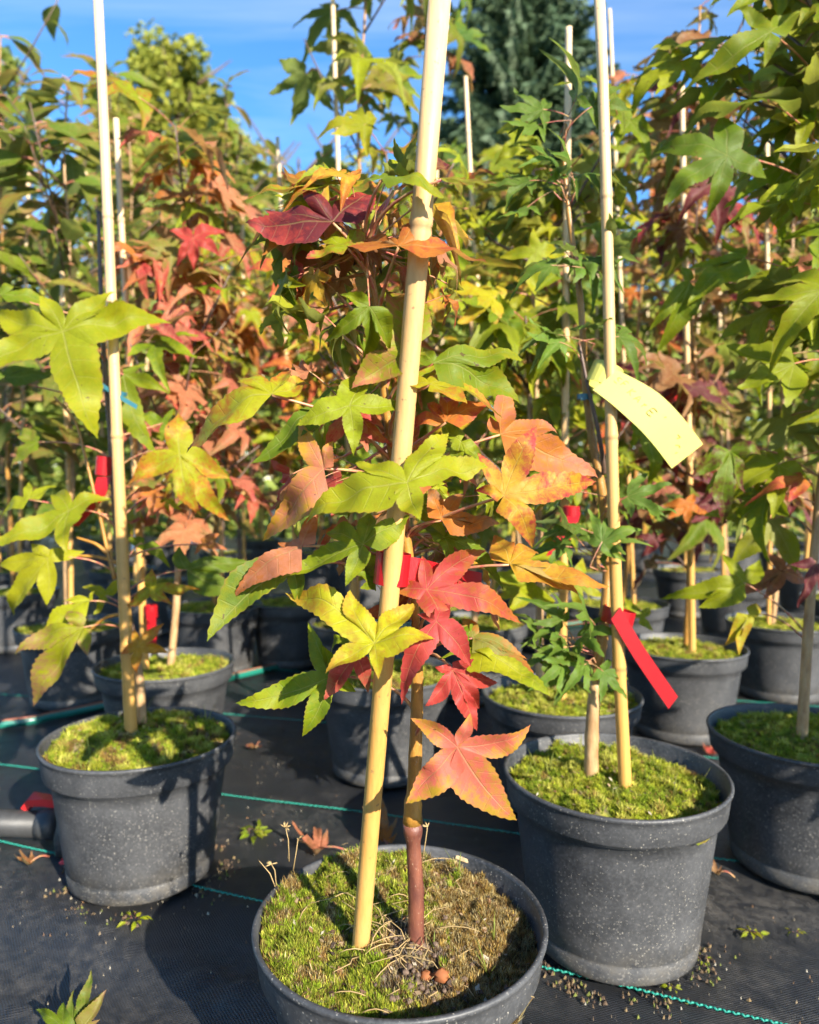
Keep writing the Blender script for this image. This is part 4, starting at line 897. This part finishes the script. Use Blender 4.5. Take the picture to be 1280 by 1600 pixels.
fallen(ground_at(500, 1330), .046, ('P', 'BR'), 1.2, 'pinkish brown dead leaf just behind the front pot', .9, 3)
fallen(ground_at(600, 1318), .044, ('O', 'B'), .2, 'tan dead leaf behind the front cane', 1.0, 4)
fallen(ground_at(1112, 1180), .03, ('R', 'BR'), .4, 'reddish dead leaf between the two right pots', .6, 5)
fallen(ground_at(850, 1195), .03, ('BR', 'B'), 2.4, 'brown dead leaf in the gap behind the big orange leaf', .6, 6)
fallen(ground_at(430, 1095), .035, ('B', 'BR'), 1.4, 'dull brown dead leaf beside the green hose', .6, 7)
fallen(ground_at(20, 960), .05, ('BR', 'B'), .7, 'brown dead leaf at the left edge near the far pots', .5, 8)
fallen(ground_at(400, 1170), .028, ('BR', 'M'), 2.9, 'dark brown dead leaf right of the left pot', .6, 9)
def weed(p, n, s, label, cols, seed, rise=.5, group='small weeds growing through the fabric'):
    r = random.Random(300 + seed); t = empty('weed', p); tag(t, label, 'weed', group)
    for k in range(n):
        a = k * 2.4 + r.uniform(-.4, .4); od = Vector((cos(a), sin(a), r.uniform(.2, 1) * rise)); ln_ = s * r.uniform(.7, 1.3)
        c = Vector(p) + Vector((od.x, od.y, 0)) * r.uniform(0, s); place_leaf(t, c + Vector((0, 0, .002)), od, ln_, OVAL, cols, r, 0)
W = lambda a, b: (PAL[a], PAL[b])
weed(ground_at(210, 1437), 9, .012, 'bright yellow-green seedlings at the foot of the left pot', W('YG', 'Y'), 1)
weed(ground_at(145, 1395), 12, .009, 'pale dry seedlings at the left foot of the left pot', W('B', 'YG'), 2)
weed(ground_at(395, 1300), 14, .018, 'green weed clump between left pot and front pot', W('G', 'YG'), 3)
weed(ground_at(1172, 1458), 14, .010, 'flat mossy green weed on the fabric right of the right pot', W('YG', 'OL'), 4, .3)
weed(ground_at(1245, 1458), 6, .008, 'tiny flat weed near the right picture edge', W('OL', 'YG'), 5, .3)
weed(ground_at(1095, 1500), 8, .008, 'small seedlings at the right foot of the right pot', W('YG', 'G'), 6)
weed(ground_at(1050, 1545), 8, .007, 'small seedlings in front of the right pot', W('YG', 'OL'), 7)
# thistle-like weed at the bottom left, growing from the fabric's edge
bl = ground_at(112, 1625); t = empty('weed', bl); tag(t, 'broad leaved weed with grey-green toothed leaves at bottom left corner', 'weed')
for s in [(118,1608,bl.y,[(128,1530),(100,1560),(150,1565)],'GR','OL',.3,.15), (105,1612,bl.y - .01,[(35,1588),(60,1610),(80,1580)],'G','GR',.8), (125,1612,bl.y - .01,[(155,1560),(150,1600)],'OL','B',.4,.1)]:
    hero_leaf(t, [bl, bl + Vector((0, 0, .03))], s, random.Random(8))
g2 = random.Random(31)
for root, HH, n, lab in ((B, HB, 16, 0), (C, HC, 12, 1), (A, HA, 5, 2)):      # seedlings and sprigs in the pots
    for k in range(n):
        q = g2.uniform(0, 6.28); rr = .115 * math.sqrt(g2.random()); x, y = rr * cos(q), rr * sin(q); z = HH(x, y); m = MB(); ci = W('G', 'YG')
        for j in range(g2.randint(2, 4)):
            a = g2.uniform(0, 6.28); ln_ = g2.uniform(.012, .034); e = Vector((cos(a) * ln_ * .5, sin(a) * ln_ * .5, ln_)); w = Vector((-sin(a), cos(a), 0)) * .0007
            m.ribbon([(0, 0, 0), e * .5 + Vector((0, 0, .002)), e], [w, w, w * .2], .0002)
        o = obj('grass_sprig', m.mesh('grass_sprig', [M_LEAF]), root, (x, y, z - .001)); setcol(o, jit(ci[0], g2), jit(ci[1], g2))
crumb(77, .010, M_SOIL, tuple(at(983, 1252, .882) - B.location), (1.2, .8, .6), .3, 'soil_crumb', B)
for (px, py, d, lab) in ((212, 842, 2.0, 'small white label low behind the left cane'), (300, 835, 2.6, 'small white label among the pots right of the left cane'), (430, 812, 2.4, 'small pale label beyond the curled tan leaf'), (810, 510, 2.6, 'small white label deep behind the right stem')):
    m = MB(); c = at(px, py, d); m.ribbon([c + Vector((0, 0, .03)), c, c + Vector((.004, -.01, -.03))], [(.012, 0, 0)] * 3, .001)
    tag(obj('plant_label', m.mesh('plant_label', [M_WHITE], False)), lab, 'plant label', 'white labels in the back rows')

# ------------------------------------------------------------------ trees behind the nursery
def mat_far(name, a, b, c3, sc_=1.2):
    t = NT(name); nz = t.noise(t.pos(), sc_, 4); c = t.mix(t.rng(nz, .35, .65), C4(a), C4(b)); c = t.mix(t.rng(t.noise(t.pos(), sc_ * 6, 3), .6, .75), c, C4(c3))
    p = t.bsdf(Base_Color=c, Roughness=.6, Specular_IOR_Level=.3); tr = t.n('ShaderNodeBsdfTranslucent', {'Color': c})
    return t.fin(t.n('ShaderNodeMixShader', {0: .3, 1: p.outputs[0], 2: tr.outputs[0]}).outputs[0])
M_F1 = mat_far('autumn_foliage', (.20, .24, .03), (.32, .32, .04), (.55, .40, .04)); M_F2 = mat_far('green_foliage', (.14, .20, .03), (.23, .28, .05), (.32, .32, .08)); M_F3 = mat_far('spruce_needles', (.07, .12, .06), (.12, .18, .09), (.18, .24, .13), 2.0)
def tree(name, x, y, H, rx, rz, mat, lab, n, seed, leaf=.16, clumps=40, zc=None):
    r = random.Random(seed); t = empty(name, (x, y, 0)); tag(t, lab, 'tree', 'trees behind the nursery rows')
    zc = zc or H - rz
    m = MB(); m.tube(spline([(0, 0, -.2), (.1, 0, H * .3), (0, .1, H * .6), (0, 0, H * .92)], 4), [lerp(.24, .03, i / 12) * H / 10 for i in range(13)], 9)
    for k in range(14):
        z = lerp(H * .35, H * .9, k / 14); a = r.uniform(0, 6.28); e = Vector((cos(a) * rx * .8, sin(a) * rx * .8, z + rz * .35)); m.tube([(0, 0, z), e * .5 + Vector((0, 0, z * .5)), e], [.06 * H / 10, .04 * H / 10, .012], 6)
    obj('trunk', m.mesh('trunk', [M_BARK_DK]), t, (0, 0, 0))
    V, Fc = [], []; cl = []
    for k in range(clumps):
        v = Vector((r.gauss(0, 1), r.gauss(0, 1), r.gauss(0, 1))).normalized() * (r.uniform(.35, 1) ** .5)
        cl.append((Vector((v.x * rx * .85, v.y * rx * .85, zc + v.z * rz * .88)), r.uniform(.2, .36) * rx))
    for i in range(n):
        c, s = cl[i % clumps]; v = Vector((r.gauss(0, 1), r.gauss(0, 1), r.gauss(0, .8))); v = v.normalized() * s * r.uniform(.55, 1.1); p = c + v
        a = Vector((r.gauss(0, 1), r.gauss(0, 1), r.gauss(0, .6))).normalized(); b = a.orthogonal().normalized(); k = leaf * r.uniform(.5, 1.1); a *= k; b *= k * .45; q = len(V)
        V += [p, p + a * .5 + b, p + a, p + a * .5 - b]; Fc.append((q, q + 1, q + 2, q + 3))
    mm = MB(); mm.add(V, Fc); obj('crown', mm.mesh('crown', [mat], False), t, (0, 0, 0), 'stuff'); return t
def X(px, d): return (px - 640) / F * d
def Z(py, d): return CAMZ + (750 - py) / F * d
tree('leafy_tree', X(285, 22), 22, Z(70, 22), 2.0, 3.2, M_F1, 'round yellow-green tree top against the blue sky', 16000, 1, .20, 60)
tree('leafy_tree', X(195, 20), 20, Z(120, 20), 1.1, 2.6, M_F1, 'narrow tree top just left of the round one', 7000, 2, .18, 34)
tree('leafy_tree', X(-10, 16), 16, Z(30, 16), 1.3, 4.2, M_F2, 'light tree at the left picture edge reaching to the sky', 12000, 3, .15, 50)
for i, (px, d, top, rx, mt, lab) in enumerate(((395, 14, 205, 1.2, M_F1, 'low yellow-green tree right of the round tree'), (470, 13, 210, 1.1, M_F2, 'low green tree left of the dark leaved tall sapling'), (560, 13, 225, 1.2, M_F1, 'low tree behind the tall dark leaved sapling'), (650, 12, 250, 1.2, M_F2, 'green bushy tree below the spruce at left'), (110, 12, 300, 1.4, M_F2, 'bushy green tree behind the plums at left'), (230, 11, 260, 1.3, M_F2, 'bushy tree behind the second plum'),
                                        (960, 12, 285, 1.2, M_F1, 'yellowish bushy tree in the gap right of the spruce'), (1080, 11, 300, 1.3, M_F2, 'green bushy tree behind the maroon saplings'), (1190, 12, 290, 1.4, M_F1, 'bushy tree behind the big green leaves'), (1300, 11, 270, 1.4, M_F2, 'bushy tree beyond the right edge'), (800, 11, 320, 1.4, M_F2, 'green bush in front of the spruce'), (330, 11, 240, 1.2, M_F1, 'bushy yellow tree under the round tree'))):
    H = Z(top, d); tree('bushy_tree', X(px, d), d, H, rx, H * .48, mt, lab, 5000, 20 + i, .14, 40, H * .52)
def spruce(x, y, H, rb, seed):
    r = random.Random(seed); t = empty('spruce_tree', (x, y, 0)); tag(t, 'tall dark blue-green spruce behind the saplings', 'tree', 'trees behind the nursery rows')
    m = MB(); m.tube([(0, 0, -.2), (0, 0, H * .5), (0, 0, H)], [.35, .2, .02], 10); obj('trunk', m.mesh('trunk', [M_BARK_DK]), t, (0, 0, 0))
    V, Fc = [], []; z = 4.0
    while z < H - .3:
        rl = rb * (1 - z / H) ** .85 + .1; nb = r.randint(9, 12); a0 = r.uniform(0, 6.28)
        for k in range(nb):
            a = a0 + 6.28 * k / nb + r.uniform(-.25, .25); ln_ = rl * r.uniform(.72, 1.1); d = Vector((cos(a), sin(a), 0)); s = Vector((-sin(a), cos(a), 0)); ns = int(ln_ / .045) + 5
            for j in range(ns):
                f = (j + r.random()) / ns; p = d * ln_ * f + Vector((0, 0, z - .28 * ln_ * f + .22 * ln_ * f * f + r.uniform(-.03, .03)))
                for sg in (1, -1):
                    w = ln_ * .30 * (1 - f * .75) * r.uniform(.6, 1.1); q = p + s * sg * w + d * w * .7 + Vector((0, 0, -w * r.uniform(.25, .9)))
                    u = (q - p); b = Vector((r.gauss(0, 1), r.gauss(0, 1), r.gauss(0, 1))).cross(u).normalized() * .042; i0 = len(V); V += [p - b * .5, p + u * .55 + b, q, p + u * .55 - b]; Fc.append((i0, i0 + 1, i0 + 2, i0 + 3))
                    b2 = Vector((0, 0, -.11 * r.uniform(.5, 1.3))); i0 = len(V); V += [p, p + u * .6, p + u * .5 + b2]; Fc.append((i0, i0 + 1, i0 + 2))
        z += r.uniform(.20, .32)
    mm = MB(); mm.add(V, Fc); obj('crown', mm.mesh('crown', [M_F3], False), t, (0, 0, 0), 'stuff')
spruce(X(815, 18), 18, 19.5, 3.6, 5)

def hedge(x0, x1, y, H, mat, lab, seed, n):
    r = random.Random(seed); t = empty('hedge', ((x0 + x1) / 2, y, 0)); tag(t, lab, 'hedge'); V, Fc = [], []
    for i in range(n):
        x = r.uniform(x0, x1) - (x0 + x1) / 2; hh = H * (.85 + .35 * N(x * .9 + seed, 3)); z = hh * r.random() ** .7; p = Vector((x, r.gauss(0, .22) + .15 * N(x * 2, z * 2, seed), z))
        a = Vector((r.gauss(0, 1), r.gauss(0, 1), r.gauss(0, .7))).normalized(); b = a.orthogonal().normalized(); k = .12 * r.uniform(.5, 1.1); a *= k; b *= k * .4; q = len(V)
        V += [p, p + a * .5 + b, p + a, p + a * .5 - b]; Fc.append((q, q + 1, q + 2, q + 3))
    mm = MB(); mm.add(V, Fc); obj('foliage', mm.mesh('foliage', [mat], False), t, (0, 0, 0), 'stuff')
    m = MB()
    for i in range(40):
        x = lerp(x0, x1, i / 39) - (x0 + x1) / 2; m.tube([(x, 0, 0), (x + .05, 0, H * .4), (x, .05, H * .8)], [.03, .02, .008], 5)
    obj('stems', m.mesh('stems', [M_BARK_DK]), t, (0, 0, 0), 'stuff')
hedge(-7, 7, 7.4, 2.6, M_F2, 'long green hedge closing off the rows of pots', 3, 26000)
hedge(-8, 8, 8.4, 3.2, M_F1, 'taller yellow-green hedge behind the green one', 4, 24000)

# bits of bark, seed husks and dead leaf crumbs on the moss
rl = random.Random(61)
for root, HH, n in ((A, HA, 420), (B, HB, 170), (C, HC, 150)):
    V, Fc, Cc = [], [], []
    for i in range(n):
        q, rr = rl.uniform(0, 6.28), .118 * math.sqrt(rl.random()); x, y = rr * cos(q), rr * sin(q); z = HH(x, y) + .0022; a = rl.uniform(0, 6.28); l = rl.uniform(.0012, .0042); w = l * rl.uniform(.25, .8); tl = rl.uniform(-.6, .6)
        d, e = Vector((cos(a), sin(a), tl)) * l, Vector((-sin(a), cos(a), rl.uniform(-.5, .5))) * w; p = Vector((x, y, z)); b = len(V); V += [p - d, p + e, p + d, p - e, p + Vector((0, 0, -.0012))]
        Fc += [(b, b + 1, b + 2, b + 3), (b, b + 3, b + 4), (b + 3, b + 2, b + 4), (b + 2, b + 1, b + 4), (b + 1, b, b + 4)]; Cc += [rl.choice(((.30, .21, .12), (.12, .07, .04), (.42, .36, .26), (.22, .11, .05), (.06, .04, .03)))] * 5
    mm = MB(); mm.add(V, Fc, 0, cols=Cc); obj('litter', mm.mesh('litter', [M_GRIT], False), root, (0, 0, 0), 'stuff')
